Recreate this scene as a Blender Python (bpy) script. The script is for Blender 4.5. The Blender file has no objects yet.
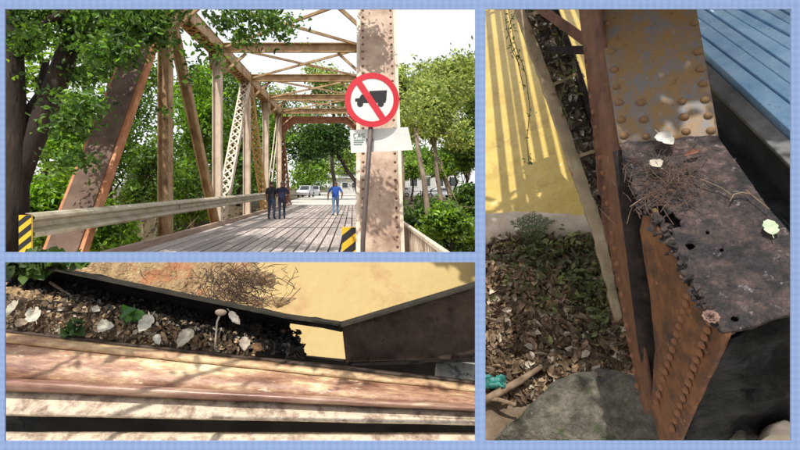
import bpy, bmesh, math, random
import numpy as np
from mathutils import Vector, Matrix, noise

# ------------------------------------------------------------------ camera, sky, sun, exposure
F = 450.0                      # focal length in photograph pixels (photograph is 800 wide)
CX, CY = 353.0, 187.0          # vanishing point of the bridge in the photograph
EYE = 1.5
scene = bpy.context.scene
col = scene.collection
cam_d = bpy.data.cameras.new('camera'); cam = bpy.data.objects.new('camera', cam_d); col.objects.link(cam)
cam.location = (0, 0, EYE); cam.rotation_euler = (math.radians(90), 0, 0)
cam_d.sensor_width = 36.0; cam_d.lens = F / 800 * 36.0
cam_d.shift_x = (400 - CX) / 800; cam_d.shift_y = -(225 - CY) / 800
cam_d.clip_start = 0.05; cam_d.clip_end = 3000
scene.camera = cam

SUN = Vector((-0.19, -0.45, 0.87)).normalized()      # towards the sun
world = bpy.data.worlds.new('World'); scene.world = world; world.use_nodes = True
wn = world.node_tree.nodes; wl = world.node_tree.links
sky = wn.new('ShaderNodeTexSky'); sky.sky_type = 'NISHITA'; sky.sun_disc = False
sky.sun_elevation = math.asin(SUN.z); sky.sun_rotation = math.atan2(SUN.x, SUN.y)
sky.dust_density = 3.0; sky.air_density = 1.0; sky.ozone_density = 1.0
bg = wn['Background']; bg.inputs['Strength'].default_value = 0.15
veil = wn.new('ShaderNodeMixRGB'); veil.inputs['Fac'].default_value = 0.7      # thin even cloud over the whole sky
veil.inputs['Color2'].default_value = (7.0, 7.0, 7.0, 1)
wl.new(sky.outputs['Color'], veil.inputs['Color1']); wl.new(veil.outputs['Color'], bg.inputs['Color'])
sd = bpy.data.lights.new('sun', 'SUN'); so = bpy.data.objects.new('sun', sd); col.objects.link(so)
sd.energy = 4.0; sd.angle = math.radians(0.5); sd.color = (1.0, 0.95, 0.86)
so.rotation_euler = SUN.to_track_quat('Z', 'Y').to_euler(); so.location = (0, -20, 40)
vs = scene.view_settings
vs.view_transform = 'Standard'; vs.look = 'None'; vs.gamma = 1.0; vs.exposure = 0.35
scene.cycles.use_adaptive_sampling = True
scene.cycles.max_bounces = 6; scene.cycles.transparent_max_bounces = 6

# ------------------------------------------------------------------ helpers
R = random.Random(7)
def P(x, y, Y):
    """point on the ray of photograph pixel (x, y) at depth Y along the view axis"""
    return Vector(((x - CX) / F * Y, Y, EYE - (y - CY) / F * Y))
def ray(x, y): return Vector(((x - CX) / F, 1.0, -(y - CY) / F))
EYEV = Vector((0, 0, EYE))
def on_plane(x, y, p, n):
    d = ray(x, y); return EYEV + d * ((p - EYEV).dot(n) / d.dot(n))

def tag(o, label=None, cat=None, group=None, kind=None):
    if label: o['label'] = label
    if cat: o['category'] = cat
    if group: o['group'] = group
    if kind: o['kind'] = kind
    return o
def empty(name, loc=(0, 0, 0), rz=0.0):
    o = bpy.data.objects.new(name, None); col.objects.link(o); o.location = loc; o.rotation_euler = (0, 0, rz)
    o.empty_display_size = 0.1
    return o
def mk(name, me, parent=None):
    o = bpy.data.objects.new(name, me); col.objects.link(o)
    if parent is not None: o.parent = parent
    return o
def copy_tree(o, parent=None):
    c = o.copy(); col.objects.link(c)
    if parent is not None: c.parent = parent
    for ch in o.children: copy_tree(ch, c)
    return c

class MB:
    """collects faces, then becomes ONE mesh object"""
    def __init__(s): s.v = []; s.f = []; s.m = []; s.sm = False
    def add(s, vs_, fs, mi=0):
        b = len(s.v); s.v += [tuple(q) for q in vs_]
        for f in fs: s.f.append(tuple(b + i for i in f)); s.m.append(mi)
    def box(s, c, h, M=None, mi=0):
        c = Vector(c); vv = []
        for z in (-1, 1):
            for y in (-1, 1):
                for x in (-1, 1):
                    q = Vector((x * h[0], y * h[1], z * h[2])); vv.append(c + (M @ q if M else q))
        s.add(vv, [(0, 2, 3, 1), (4, 5, 7, 6), (0, 1, 5, 4), (2, 6, 7, 3), (0, 4, 6, 2), (1, 3, 7, 5)], mi)
    def beam(s, p0, p1, w, d, ref=(1, 0, 0), mi=0):
        """box from p0 to p1, w wide along ref, d deep across it"""
        p0 = Vector(p0); p1 = Vector(p1); a = (p1 - p0); L = a.length; a.normalize()
        r = Vector(ref); r = (r - a * r.dot(a)).normalized(); u = a.cross(r)
        M = Matrix((r, u, a)).transposed()
        s.box((p0 + p1) / 2, (w / 2, d / 2, L / 2), M, mi)
    def tube(s, pts, rad, n=6, mi=0, cap=True):
        pts = [Vector(p) for p in pts]; rings = []
        if not hasattr(rad, '__len__'): rad = [rad] * len(pts)
        b = len(s.v); pr = None
        for i, p in enumerate(pts):
            t = (pts[min(i + 1, len(pts) - 1)] - pts[max(i - 1, 0)])
            if t.length < 1e-9: t = Vector((0, 0, 1))
            t.normalize()
            if pr is None: pr = t.orthogonal().normalized()
            pr = (pr - t * pr.dot(t))
            pr = pr.normalized() if pr.length > 1e-6 else t.orthogonal().normalized()
            q = t.cross(pr)
            for k in range(n):
                a = 2 * math.pi * k / n
                s.v.append(tuple(p + (pr * math.cos(a) + q * math.sin(a)) * rad[i]))
        for i in range(len(pts) - 1):
            for k in range(n):
                s.f.append((b + i * n + k, b + i * n + (k + 1) % n, b + (i + 1) * n + (k + 1) % n, b + (i + 1) * n + k)); s.m.append(mi)
        if cap:
            s.f.append(tuple(b + k for k in range(n))[::-1]); s.m.append(mi)
            e = b + (len(pts) - 1) * n; s.f.append(tuple(e + k for k in range(n))); s.m.append(mi)
    def prism(s, poly, ext, mi=0):
        """polygon (list of points) given thickness by the vector ext"""
        n = len(poly); ext = Vector(ext); vv = [Vector(p) for p in poly] + [Vector(p) + ext for p in poly]
        fs = [tuple(range(n))[::-1], tuple(range(n, 2 * n))] + [(i, (i + 1) % n, n + (i + 1) % n, n + i) for i in range(n)]
        s.add(vv, fs, mi)
    def grid(s, rows, mi=0):
        b = len(s.v); nr = len(rows); nc = len(rows[0])
        for r in rows: s.v += [tuple(q) for q in r]
        for i in range(nr - 1):
            for j in range(nc - 1):
                s.f.append((b + i * nc + j, b + i * nc + j + 1, b + (i + 1) * nc + j + 1, b + (i + 1) * nc + j)); s.m.append(mi)
    def build(s, name, mats, parent=None, smooth=False, fix=True, bevel=0.0):
        me = bpy.data.meshes.new(name); me.from_pydata(s.v, [], s.f)
        if not isinstance(mats, (list, tuple)): mats = [mats]
        for m in mats: me.materials.append(m)
        if len(mats) > 1: me.polygons.foreach_set('material_index', s.m)
        if fix:
            bm = bmesh.new(); bm.from_mesh(me); bmesh.ops.recalc_face_normals(bm, faces=bm.faces); bm.to_mesh(me); bm.free()
        if smooth: me.polygons.foreach_set('use_smooth', [True] * len(me.polygons))
        me.update()
        o = mk(name, me, parent)
        if bevel:
            b = o.modifiers.new('bevel', 'BEVEL'); b.width = bevel; b.segments = 2; b.limit_method = 'ANGLE'
        return o

def fbm(p, s=1.0, o=4): return noise.fractal(Vector(p) * s, 1.0, 2.0, o)

# ------------------------------------------------------------------ materials
def newmat(name):
    m = bpy.data.materials.new(name); m.use_nodes = True
    nt = m.node_tree; return m, nt.nodes, nt.links, nt.nodes['Principled BSDF']
def ramp(nodes, stops):
    r = nodes.new('ShaderNodeValToRGB'); cr = r.color_ramp
    while len(cr.elements) < len(stops): cr.elements.new(0.5)
    for e, (p, c) in zip(cr.elements, stops): e.position = p; e.color = (c[0], c[1], c[2], 1)
    return r
def mottled(name, stops, scale=3.0, detail=8, rough=0.8, bump=0.3, bscale=30.0, metallic=0.0, stretch=(1, 1, 1), spots=None, rnd=0.0, bdist=0.01, rr=0.62, dist=0.0):
    """stops: colour ramp over fractal noise; spots: (colour, scale, threshold) flecks on top"""
    m, N, L, B = newmat(name)
    tc = N.new('ShaderNodeTexCoord'); mp = N.new('ShaderNodeMapping'); mp.inputs['Scale'].default_value = stretch
    L.new(tc.outputs['Object'], mp.inputs['Vector'])
    n = N.new('ShaderNodeTexNoise'); n.inputs['Scale'].default_value = scale; n.inputs['Detail'].default_value = detail
    n.inputs['Roughness'].default_value = rr; n.inputs['Distortion'].default_value = dist
    L.new(mp.outputs['Vector'], n.inputs['Vector'])
    r = ramp(N, stops); L.new(n.outputs['Fac'], r.inputs['Fac']); c = r.outputs['Color']
    for sp in (spots or []):
        n2 = N.new('ShaderNodeTexNoise'); n2.inputs['Scale'].default_value = sp[1]; n2.inputs['Detail'].default_value = 6
        n2.inputs['Roughness'].default_value = 0.7
        L.new(mp.outputs['Vector'], n2.inputs['Vector'])
        r2 = ramp(N, [(sp[2] - 0.03, (0, 0, 0)), (sp[2] + 0.05, (1, 1, 1))]); L.new(n2.outputs['Fac'], r2.inputs['Fac'])
        mx = N.new('ShaderNodeMixRGB'); L.new(r2.outputs['Color'], mx.inputs['Fac']); L.new(c, mx.inputs['Color1'])
        mx.inputs['Color2'].default_value = (*sp[0], 1); c = mx.outputs['Color']
    if rnd:
        oi = N.new('ShaderNodeObjectInfo'); mr = N.new('ShaderNodeMapRange')
        mr.inputs['To Min'].default_value = 1 - rnd; mr.inputs['To Max'].default_value = 1 + rnd
        L.new(oi.outputs['Random'], mr.inputs['Value'])
        hs = N.new('ShaderNodeHueSaturation'); L.new(mr.outputs['Result'], hs.inputs['Value']); L.new(c, hs.inputs['Color']); c = hs.outputs['Color']
    L.new(c, B.inputs['Base Color'])
    B.inputs['Roughness'].default_value = rough; B.inputs['Metallic'].default_value = metallic
    if bump:
        n3 = N.new('ShaderNodeTexNoise'); n3.inputs['Scale'].default_value = bscale; n3.inputs['Detail'].default_value = 6
        L.new(mp.outputs['Vector'], n3.inputs['Vector'])
        b = N.new('ShaderNodeBump'); b.inputs['Strength'].default_value = bump; b.inputs['Distance'].default_value = bdist
        L.new(n3.outputs['Fac'], b.inputs['Height']); L.new(b.outputs['Normal'], B.inputs['Normal'])
    return m
def plain(name, c, rough=0.6, metallic=0.0, **k): 
    c2 = tuple(x * 0.82 for x in c)
    return mottled(name, [(0.35, c2), (0.65, c)], scale=k.get('scale', 6), rough=rough, metallic=metallic, bump=k.get('bump', 0.1), rnd=k.get('rnd', 0))

def leaf_material(name, rough=0.45, trans=0.35):
    m, N, L, B = newmat(name)
    a = N.new('ShaderNodeAttribute'); a.attribute_name = 'col'
    L.new(a.outputs['Color'], B.inputs['Base Color']); B.inputs['Roughness'].default_value = rough
    t = N.new('ShaderNodeBsdfTranslucent'); hs = N.new('ShaderNodeHueSaturation'); hs.inputs['Value'].default_value = 1.7; hs.inputs['Saturation'].default_value = 1.15; hs.inputs['Hue'].default_value = 0.485
    L.new(a.outputs['Color'], hs.inputs['Color']); L.new(hs.outputs['Color'], t.inputs['Color'])
    mx = N.new('ShaderNodeMixShader'); mx.inputs['Fac'].default_value = trans
    L.new(B.outputs['BSDF'], mx.inputs[1]); L.new(t.outputs['BSDF'], mx.inputs[2])
    L.new(mx.outputs['Shader'], N['Material Output'].inputs['Surface'])
    return m
M_LEAF = leaf_material('leaf', 0.45, 0.45)
M_DRYLEAF = leaf_material('dry_leaf', 0.8, 0.12)
M_BARK = mottled('bark_dark', [(0.3, (0.008, 0.005, 0.004)), (0.55, (0.03, 0.018, 0.012)), (0.75, (0.07, 0.045, 0.03))], scale=5, stretch=(1, 1, 0.25), bump=0.9, bscale=14, rough=0.9, bdist=0.04)
M_BARKP = mottled('bark_pale', [(0.3, (0.10, 0.075, 0.055)), (0.55, (0.26, 0.2, 0.15)), (0.75, (0.4, 0.34, 0.27))], scale=5, stretch=(1, 1, 0.3), bump=0.5, rough=0.9)
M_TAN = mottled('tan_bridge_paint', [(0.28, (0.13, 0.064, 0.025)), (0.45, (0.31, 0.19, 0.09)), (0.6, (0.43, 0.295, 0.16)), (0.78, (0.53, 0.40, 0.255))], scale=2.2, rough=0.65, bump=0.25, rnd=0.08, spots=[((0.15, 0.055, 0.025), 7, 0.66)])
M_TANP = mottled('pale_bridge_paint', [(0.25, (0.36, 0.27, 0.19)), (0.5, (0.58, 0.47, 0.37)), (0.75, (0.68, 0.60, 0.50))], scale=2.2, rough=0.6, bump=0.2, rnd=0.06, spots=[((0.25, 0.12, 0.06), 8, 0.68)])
M_YEL = mottled('ochre_bridge_paint', [(0.3, (0.36, 0.21, 0.07)), (0.7, (0.55, 0.37, 0.15))], scale=3, rough=0.7, bump=0.2)
M_BROWN = mottled('brown_rusty_post', [(0.25, (0.035, 0.019, 0.012)), (0.45, (0.09, 0.05, 0.031)), (0.65, (0.14, 0.083, 0.053)), (0.85, (0.26, 0.17, 0.11))], scale=2.4, rough=0.75, bump=0.35, spots=[((0.46, 0.33, 0.23), 5, 0.68)])
M_ORANGE = mottled('orange_rust_flange', [(0.25, (0.20, 0.065, 0.025)), (0.5, (0.42, 0.165, 0.07)), (0.75, (0.55, 0.28, 0.15))], scale=3, rough=0.75, bump=0.3)
M_PORTAL = mottled('rust_red_portal', [(0.3, (0.16, 0.05, 0.025)), (0.7, (0.30, 0.12, 0.06))], scale=3, rough=0.75)
M_PINK = mottled('pinkish_post_paint', [(0.28, (0.13, 0.07, 0.045)), (0.42, (0.29, 0.19, 0.135)), (0.58, (0.45, 0.33, 0.245)), (0.8, (0.54, 0.43, 0.335))], rr=.72, detail=12, scale=1.7, rough=0.65, bump=0.25, spots=[((0.22, 0.12, 0.075), 5, 0.64)])
M_RIVDARK = plain('dark_rivet', (0.12, 0.06, 0.04), 0.7)
M_PLANK = mottled('weathered_plank', [(0.25, (0.17, 0.135, 0.12)), (0.5, (0.34, 0.295, 0.27)), (0.75, (0.48, 0.43, 0.40))], scale=3, stretch=(6, 0.35, 1), bump=0.5, rough=0.8, rnd=0.28, spots=[((0.18, 0.13, 0.115), 1.6, 0.64)])
M_CURB = mottled('timber_curb', [(0.3, (0.22, 0.14, 0.10)), (0.7, (0.42, 0.31, 0.24))], scale=3, stretch=(4, 0.4, 4), rough=0.85)
M_DARKSTEEL = mottled('dark_underdeck_steel', [(0.3, (0.02, 0.014, 0.012)), (0.7, (0.07, 0.045, 0.035))], scale=3, rough=0.8)
M_GALV = mottled('galvanised_guardrail', [(0.25, (0.22, 0.18, 0.11)), (0.5, (0.44, 0.39, 0.29)), (0.75, (0.55, 0.51, 0.42))], scale=2.5, rough=0.5, metallic=0.25, bump=0.15, spots=[((0.24, 0.19, 0.10), 4, 0.66)])
M_YELLOW = plain('hazard_yellow', (0.80, 0.48, 0.03), 0.5)
M_BLACK = plain('hazard_black', (0.02, 0.02, 0.022), 0.5)
M_WHITE = plain('sign_white', (0.80, 0.80, 0.78), 0.45)
M_RED = plain('sign_red', (0.62, 0.03, 0.05), 0.4)
M_SIGNPOLE = mottled('grey_sign_pole', [(0.3, (0.05, 0.04, 0.036)), (0.7, (0.12, 0.09, 0.08))], scale=4, rough=0.6)
M_GREENPRINT = plain('green_print', (0.16, 0.28, 0.24), 0.6)
M_ROAD = mottled('dusty_concrete_road', [(0.3, (0.38, 0.35, 0.31)), (0.7, (0.55, 0.52, 0.48))], scale=0.8, rough=0.9, bump=0.2)
M_GROUND = mottled('leafy_soil', [(0.25, (0.025, 0.02, 0.011)), (0.5, (0.075, 0.055, 0.03)), (0.7, (0.06, 0.08, 0.025)), (0.85, (0.16, 0.12, 0.07))], scale=0.9, rough=0.95, bump=0.6, bscale=8, bdist=0.05)

# ------------------------------------------------------------------ foliage
def leaves(name, pos, size, c1, c2, parent=None, mat=None, seed=0, aspect=0.45, upbias=0.6, fold=0.15, kind=None, jitter=0.5, normal=None, pale=None):
    """many small folded leaves in one mesh; pos is an (n,3) array"""
    rg = np.random.default_rng(seed); n = len(pos)
    nrm = rg.normal(size=(n, 3)); nrm /= np.linalg.norm(nrm, axis=1)[:, None]
    nrm += (np.array((0, 0, 1.0)) if normal is None else np.array(normal)) * upbias * 1.5
    nrm /= np.linalg.norm(nrm, axis=1)[:, None]
    t = rg.normal(size=(n, 3)); t -= nrm * (t * nrm).sum(1)[:, None]; t /= np.linalg.norm(t, axis=1)[:, None]
    b = np.cross(nrm, t)
    s = size * (1 + jitter * rg.uniform(-1, 1, size=n))[:, None]
    V = np.empty((n, 6, 3))
    V[:, 0] = pos - t * s * 0.5
    V[:, 1] = pos - t * s * 0.1 + b * s * aspect * 0.5 + nrm * s * fold
    V[:, 2] = pos + t * s * 0.25 + b * s * aspect * 0.38 + nrm * s * fold * 0.8
    V[:, 3] = pos + t * s * 0.5 - nrm * s * fold * 0.5
    V[:, 4] = pos + t * s * 0.25 - b * s * aspect * 0.38 + nrm * s * fold * 0.8
    V[:, 5] = pos - t * s * 0.1 - b * s * aspect * 0.5 + nrm * s * fold
    me = bpy.data.meshes.new(name)
    me.vertices.add(n * 6); me.vertices.foreach_set('co', V.reshape(-1).astype(np.float32))
    base = np.arange(n)[:, None] * 6
    q = np.concatenate([base + np.array((0, 1, 2, 3)), base + np.array((0, 3, 4, 5))], axis=1).reshape(-1)
    me.loops.add(n * 8); me.loops.foreach_set('vertex_index', q.astype(np.int32))
    me.polygons.add(n * 2)
    me.polygons.foreach_set('loop_start', (np.arange(n * 2) * 4).astype(np.int32))
    me.polygons.foreach_set('loop_total', np.full(n * 2, 4, np.int32))
    k = rg.uniform(0, 1, size=(n, 1)); C = np.array(c1) * (1 - k) + np.array(c2) * k
    C *= rg.uniform(0.6, 1.45, size=(n, 1))
    cell = np.floor(np.asarray(pos) / (size * 4.0)); hsh = np.modf(np.abs(np.sin(cell @ np.array((12.9898, 78.233, 37.719))) * 43758.5453))[0]; C *= (0.7 + 0.65 * hsh)[:, None]
    if pale is not None:
        w = rg.uniform(size=n) < pale[1]; C[w] = np.array(pale[0]) * rg.uniform(0.7, 1.2, size=(w.sum(), 1))
    A = np.ones((n, 6, 4)); A[:, :, :3] = C[:, None, :]
    at = me.color_attributes.new('col', 'FLOAT_COLOR', 'POINT'); at.data.foreach_set('color', A.reshape(-1).astype(np.float32))
    me.materials.append(mat or M_LEAF); me.update(); me.validate()
    o = mk(name, me, parent)
    if kind: o['kind'] = kind
    return o
def clump_points(blobs, n, seed, clump=0.22, per=26, shell=0.5):
    """leaf positions in small clumps spread through ellipsoids: blobs = [(centre, (rx,ry,rz), weight)]"""
    rg = np.random.default_rng(seed); w = np.array([b[2] for b in blobs], float); w /= w.sum(); out = []
    for (c, r, _), ww in zip(blobs, w):
        nn = max(per, int(n * ww)); nc = max(3, nn // per)
        d = rg.normal(size=(nc, 3)); d /= np.linalg.norm(d, axis=1)[:, None]
        rad = shell + (1 - shell) * rg.uniform(0, 1, size=(nc, 1)) ** 0.7
        cc = np.array(c) + d * rad * np.array(r)
        sz = clump * rg.uniform(0.5, 1.5, size=(nc, 1, 1))
        pts = cc[:, None, :] + rg.normal(size=(nc, per, 3)) * sz * np.array((1, 1, 0.6))
        out.append(pts.reshape(-1, 3))
    return np.concatenate(out)
def limb_path(p0, p1, k=6, wob=0.1, seed=0):
    r = random.Random(seed); p0 = Vector(p0); p1 = Vector(p1); L = (p1 - p0).length; out = []
    for i in range(k + 1):
        t = i / k; q = p0.lerp(p1, t)
        if 0 < i < k: q += Vector((r.uniform(-1, 1), r.uniform(-1, 1), r.uniform(-.5, .5))) * wob * L / 3
        out.append(q)
    return out
def tree(name, base, trunk_top, tr, blobs, n, leaf, c1, c2, label, seed, limbs=6, mat=None, clump=0.3, per=26, group=None, limb_targets=None, bark=None, cat='tree', shell=0.5, upbias=0.6):
    root = empty(name, base); bv = Vector(base)
    mb = MB(); tp = limb_path(bv, trunk_top, 7, 0.12, seed)
    mb.tube([q - bv for q in tp], [tr * (1.25 - 0.75 * i / 7) for i in range(8)], 9)
    rr = random.Random(seed + 1)
    targets = limb_targets or [Vector(b[0]) + Vector((rr.uniform(-.4, .4) * b[1][0], rr.uniform(-.4, .4) * b[1][1], rr.uniform(-.2, .5) * b[1][2])) for b in blobs for _ in range(max(1, limbs // len(blobs)))]
    for i, t in enumerate(targets):
        st = tp[rr.choice((4, 5, 6, 7))]
        pp = limb_path(st, t, 5, 0.25, seed + 10 + i)
        mb.tube([q - bv for q in pp], [tr * 0.5 * (1 - 0.17 * j) for j in range(6)], 6)
    mb.build('trunk', bark or M_BARK, root, smooth=True)
    pts = clump_points(blobs, n, seed, clump, per, shell) - np.array(base)
    leaves('crown', pts, leaf, c1, c2, root, mat, seed, upbias=upbias)
    tag(root, label, cat, group)
    return root

# ------------------------------------------------------------------ PLACE 1: ground, river gorge, roads
def smooth(a, b, x):
    t = min(1, max(0, (x - a) / (b - a))); return t * t * (3 - 2 * t)
def terrain_z(x, y):
    d = smooth(8.6, 14, y) * (1 - smooth(32, 38.2, y))
    z = -0.08 - 4.2 * d
    off = max(0.0, -6.5 - x, x - 1.8)
    z += 0.25 * fbm((x * 0.3, y * 0.3, 0), 1, 3) * min(1, off / 2 + 0.02)
    if y > 38: z += smooth(40, 140, y) * 1.5 * smooth(8, 30, off)
    return z
xs = [-400, -200, -100, -60, -40, -30] + [-25 + i * 0.9 for i in range(44)] + [18, 24, 32, 45, 70, 120, 220, 400]
ys = [-120, -60, -30, -15, -8, -4, 0, 3, 5, 6.5] + [7.5 + i * 0.7 for i in range(48)] + [44, 50, 60, 75, 95, 120, 160, 220, 320, 480, 800]
mb = MB(); mb.grid([[(x, y, terrain_z(x, y)) for x in xs] for y in ys])
tag(mb.build('ground', M_GROUND, smooth=True), 'dark leafy soil of the banks beside and under the bridge', kind='structure')
M_RIVER = mottled('muddy_river', [(0.3, (0.40, 0.27, 0.085)), (0.7, (0.52, 0.37, 0.13))], scale=0.6, rough=0.18, bump=0.15, bscale=2.5, bdist=0.03)
mb = MB(); mb.grid([[(x, y, -3.7) for x in (-200, -50, 0, 50, 200)] for y in (12.5, 20, 28, 34)])
tag(mb.build('river', M_RIVER), 'muddy yellow river flowing under the bridge', kind='structure')
mb = MB(); mb.grid([[(x, y, 0.0) for x in (-5.6, -3, 0, 2.0)] for y in (-30, -10, 0, 8.05)])
tag(mb.build('approach_road', M_ROAD), 'dusty concrete approach road before the bridge', kind='structure')
mb = MB(); mb.grid([[(x * (1 + max(0, y - 38) * 0.006) - 1.0, y, 0.004) for x in (-5.5, -3, 0, 3.2)] for y in (38.0, 45, 60, 80, 120)])
tag(mb.build('far_road', M_ROAD), 'bright dusty road beyond the bridge', kind='structure')

# ------------------------------------------------------------------ PLACE 1: the truss bridge
XL, XR = -5.42, 0.55; Y0, DY, NP = 8.0, 5.0, 6
ZB, ZT = -0.1, 7.0
bridge = empty('truss_bridge', (0, Y0, 0))
def br(p): return Vector(p) - Vector((0, Y0, 0))
def put(mb, name, mat, parent=bridge, **k): return mb.build(name, mat, parent, **k)
def hsec(mb, p0, p1, w, d, ref=(1, 0, 0), t=0.03):
    """H section: two flanges across ref and a web"""
    p0 = Vector(p0); p1 = Vector(p1); a = (p1 - p0).normalized(); r = Vector(ref); r = (r - a * r.dot(a)).normalized(); u = a.cross(r)
    for s in (-1, 1): mb.beam(p0 + r * s * (w / 2 - t / 2), p1 + r * s * (w / 2 - t / 2), t, d, r)
    mb.beam(p0, p1, w - 2 * t - 0.004, t, r)
def laced(mb, p0, p1, w, d, ref=(1, 0, 0), pitch=0.45, ch=0.09, t=0.018, sides=(-1, 1)):
    """two channels joined by crossed lacing bars on the faces that look along the bridge"""
    p0 = Vector(p0); p1 = Vector(p1); a = (p1 - p0); L = a.length; a.normalize(); r = Vector(ref); r = (r - a * r.dot(a)).normalized(); u = a.cross(r)
    for s in (-1, 1): mb.beam(p0 + r * s * (w / 2 - ch / 2), p1 + r * s * (w / 2 - ch / 2), ch, d, r)
    k = max(2, int(L / pitch)); hw = w / 2 - ch * 0.5
    for f in sides:
        o = u * f * (d / 2 + 0.012)
        for i in range(k):
            q0 = p0 + a * (L * i / k); q1 = p0 + a * (L * (i + 1) / k)
            for s in (-1, 1):
                e = u * f * 0.006 * s
                mb.beam(q0 + r * hw * s + o + e, q1 - r * hw * s + o + e, 0.06, 0.01, a.cross(u))
def panel(i): return Y0 + DY * i
# bottom chords and top chords
for X in (XL, XR):
    mb = MB(); mb.beam(br((X, Y0, -0.35)), br((X, panel(NP), -0.35)), 0.35, 0.45); put(mb, 'bottom_chord', M_TAN)
    c = MB(); y0, y1 = panel(1) - 0.15, panel(5) + 0.15
    c.beam(br((X, y0, ZT + 0.2)), br((X, y1, ZT + 0.2)), 0.58, 0.03)
    for s in (-1, 1): c.beam(br((X + s * 0.24, y0, ZT - 0.02)), br((X + s * 0.24, y1, ZT - 0.02)), 0.06, 0.40)
    tc_ = put(c, 'top_chord', M_TAN)
    lc = MB(); nl = 44
    for i in range(nl):
        ya = y0 + (y1 - y0) * i / nl; yb = y0 + (y1 - y0) * (i + 1) / nl
        for s in (-1, 1):
            lc.beam(br((X - 0.24 * s, ya, ZT - 0.235 - 0.006 * s)), br((X + 0.24 * s, yb, ZT - 0.235 - 0.006 * s)), 0.05, 0.01, (0, 0, 1) if False else (1, -1, 0))
    lc.build('lacing', M_TAN, tc_)
# end posts at the near end: left one leaning back, right one steeper
def end_post(p0, p1, w, d, mats, name='end_post', rivet=None, spacing=0.19):
    p0 = Vector(p0); p1 = Vector(p1); a = (p1 - p0); L = a.length; a.normalize()
    r = Vector((1, 0, 0)); u = a.cross(r); 
    if u.y > 0: u = -u                                  # u looks back to the road
    m = MB(); m.beam(br(p0 + u * (d / 2)), br(p1 + u * (d / 2)), w, 0.025); po = put(m, name, mats[0])
    for s in (-1, 1):
        q = MB(); q.beam(br(p0 + r * s * (w / 2 - 0.06)), br(p1 + r * s * (w / 2 - 0.06)), 0.03, d - 0.03)
        q.beam(br(p0 + r * s * (w / 2 - 0.115) - u * (d / 2 - 0.02)), br(p1 + r * s * (w / 2 - 0.115) - u * (d / 2 - 0.02)), 0.075, 0.02)
        q.beam(br(p0 + r * s * (w / 2 + 0.02) + u * (d / 2 - 0.03)), br(p1 + r * s * (w / 2 + 0.02) + u * (d / 2 - 0.03)), 0.12, 0.02)
        q.build('flange', mats[1], po)
    if rivet:
        rm = None
        for s in (-1, 1):
            k = int(L / spacing)
            for i in range(k):
                c = p0 + a * (spacing * (i + 0.5)) + r * s * (w / 2 - 0.055) + u * (d / 2 + 0.012)
                if rm is None:
                    bm = bmesh.new(); bmesh.ops.create_icosphere(bm, subdivisions=1, radius=0.032); rm = bpy.data.meshes.new('rivet'); bm.to_mesh(rm); bm.free(); rm.materials.append(M_RIVDARK)
                o = mk('rivet', rm, po); o.location = br(c); o.scale = (1, 0.8, 1)
    return po
end_post((XL, 8.1, -0.5), (XL, panel(1) - 0.1, ZT + 0.1), 0.60, 0.42, (M_BROWN, M_ORANGE))
end_post((0.50, 8.25, -0.3), (0.55, 11.2, 7.3), 0.74, 0.40, (M_PINK, M_TANP), rivet=True)
for X in (XL, XR):
    m = MB(); laced(m, br((X, panel(NP), -0.3)), br((X, panel(5), ZT)), 0.42, 0.3); put(m, 'end_post', M_PORTAL)
# verticals and diagonals
for X in (XL, XR):
    for i in range(1, NP):
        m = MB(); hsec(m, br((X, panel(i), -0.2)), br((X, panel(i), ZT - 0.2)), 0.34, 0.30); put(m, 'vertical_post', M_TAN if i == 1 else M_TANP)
    for (a, b, kind) in ((1, 2, 'h'), (3, 2, 'l'), (3, 4, 'y'), (5, 4, 'h2')):
        p0 = br((X, panel(a) + (0.25 if b > a else -0.25), ZT - 0.25)); p1 = br((X, panel(b) + (-0.2 if b > a else 0.2), -0.1)); m = MB()
        if kind == 'h': m.beam(p0 + Vector((.12, 0, 0)), p1 + Vector((.12, 0, 0)), 0.05, 0.26); m.beam(p0 - Vector((.12, 0, 0)), p1 - Vector((.12, 0, 0)), 0.05, 0.26); m.beam(p0, p1, 0.186, 0.03)
        elif kind == 'h2': m.beam(p0 + Vector((.1, 0, 0)), p1 + Vector((.1, 0, 0)), 0.05, 0.16); m.beam(p0 - Vector((.1, 0, 0)), p1 - Vector((.1, 0, 0)), 0.05, 0.16)
        else: laced(m, p0, p1, 0.46, 0.28, pitch=0.40, ch=0.07)
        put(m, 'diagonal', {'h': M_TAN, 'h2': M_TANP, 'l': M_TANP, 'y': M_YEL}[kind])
    for i in range(1, NP):
        m = MB(); 
        for s in (-1, 1): m.prism([br((X + s * 0.20, panel(i) - 0.5, ZT - 0.25)), br((X + s * 0.20, panel(i) + 0.5, ZT - 0.25)), br((X + s * 0.20, panel(i) + 0.28, ZT - 0.85)), br((X + s * 0.20, panel(i) - 0.28, ZT - 0.85))], (s * 0.015, 0, 0))
        put(m, 'gusset_plate', M_TAN)
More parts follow.
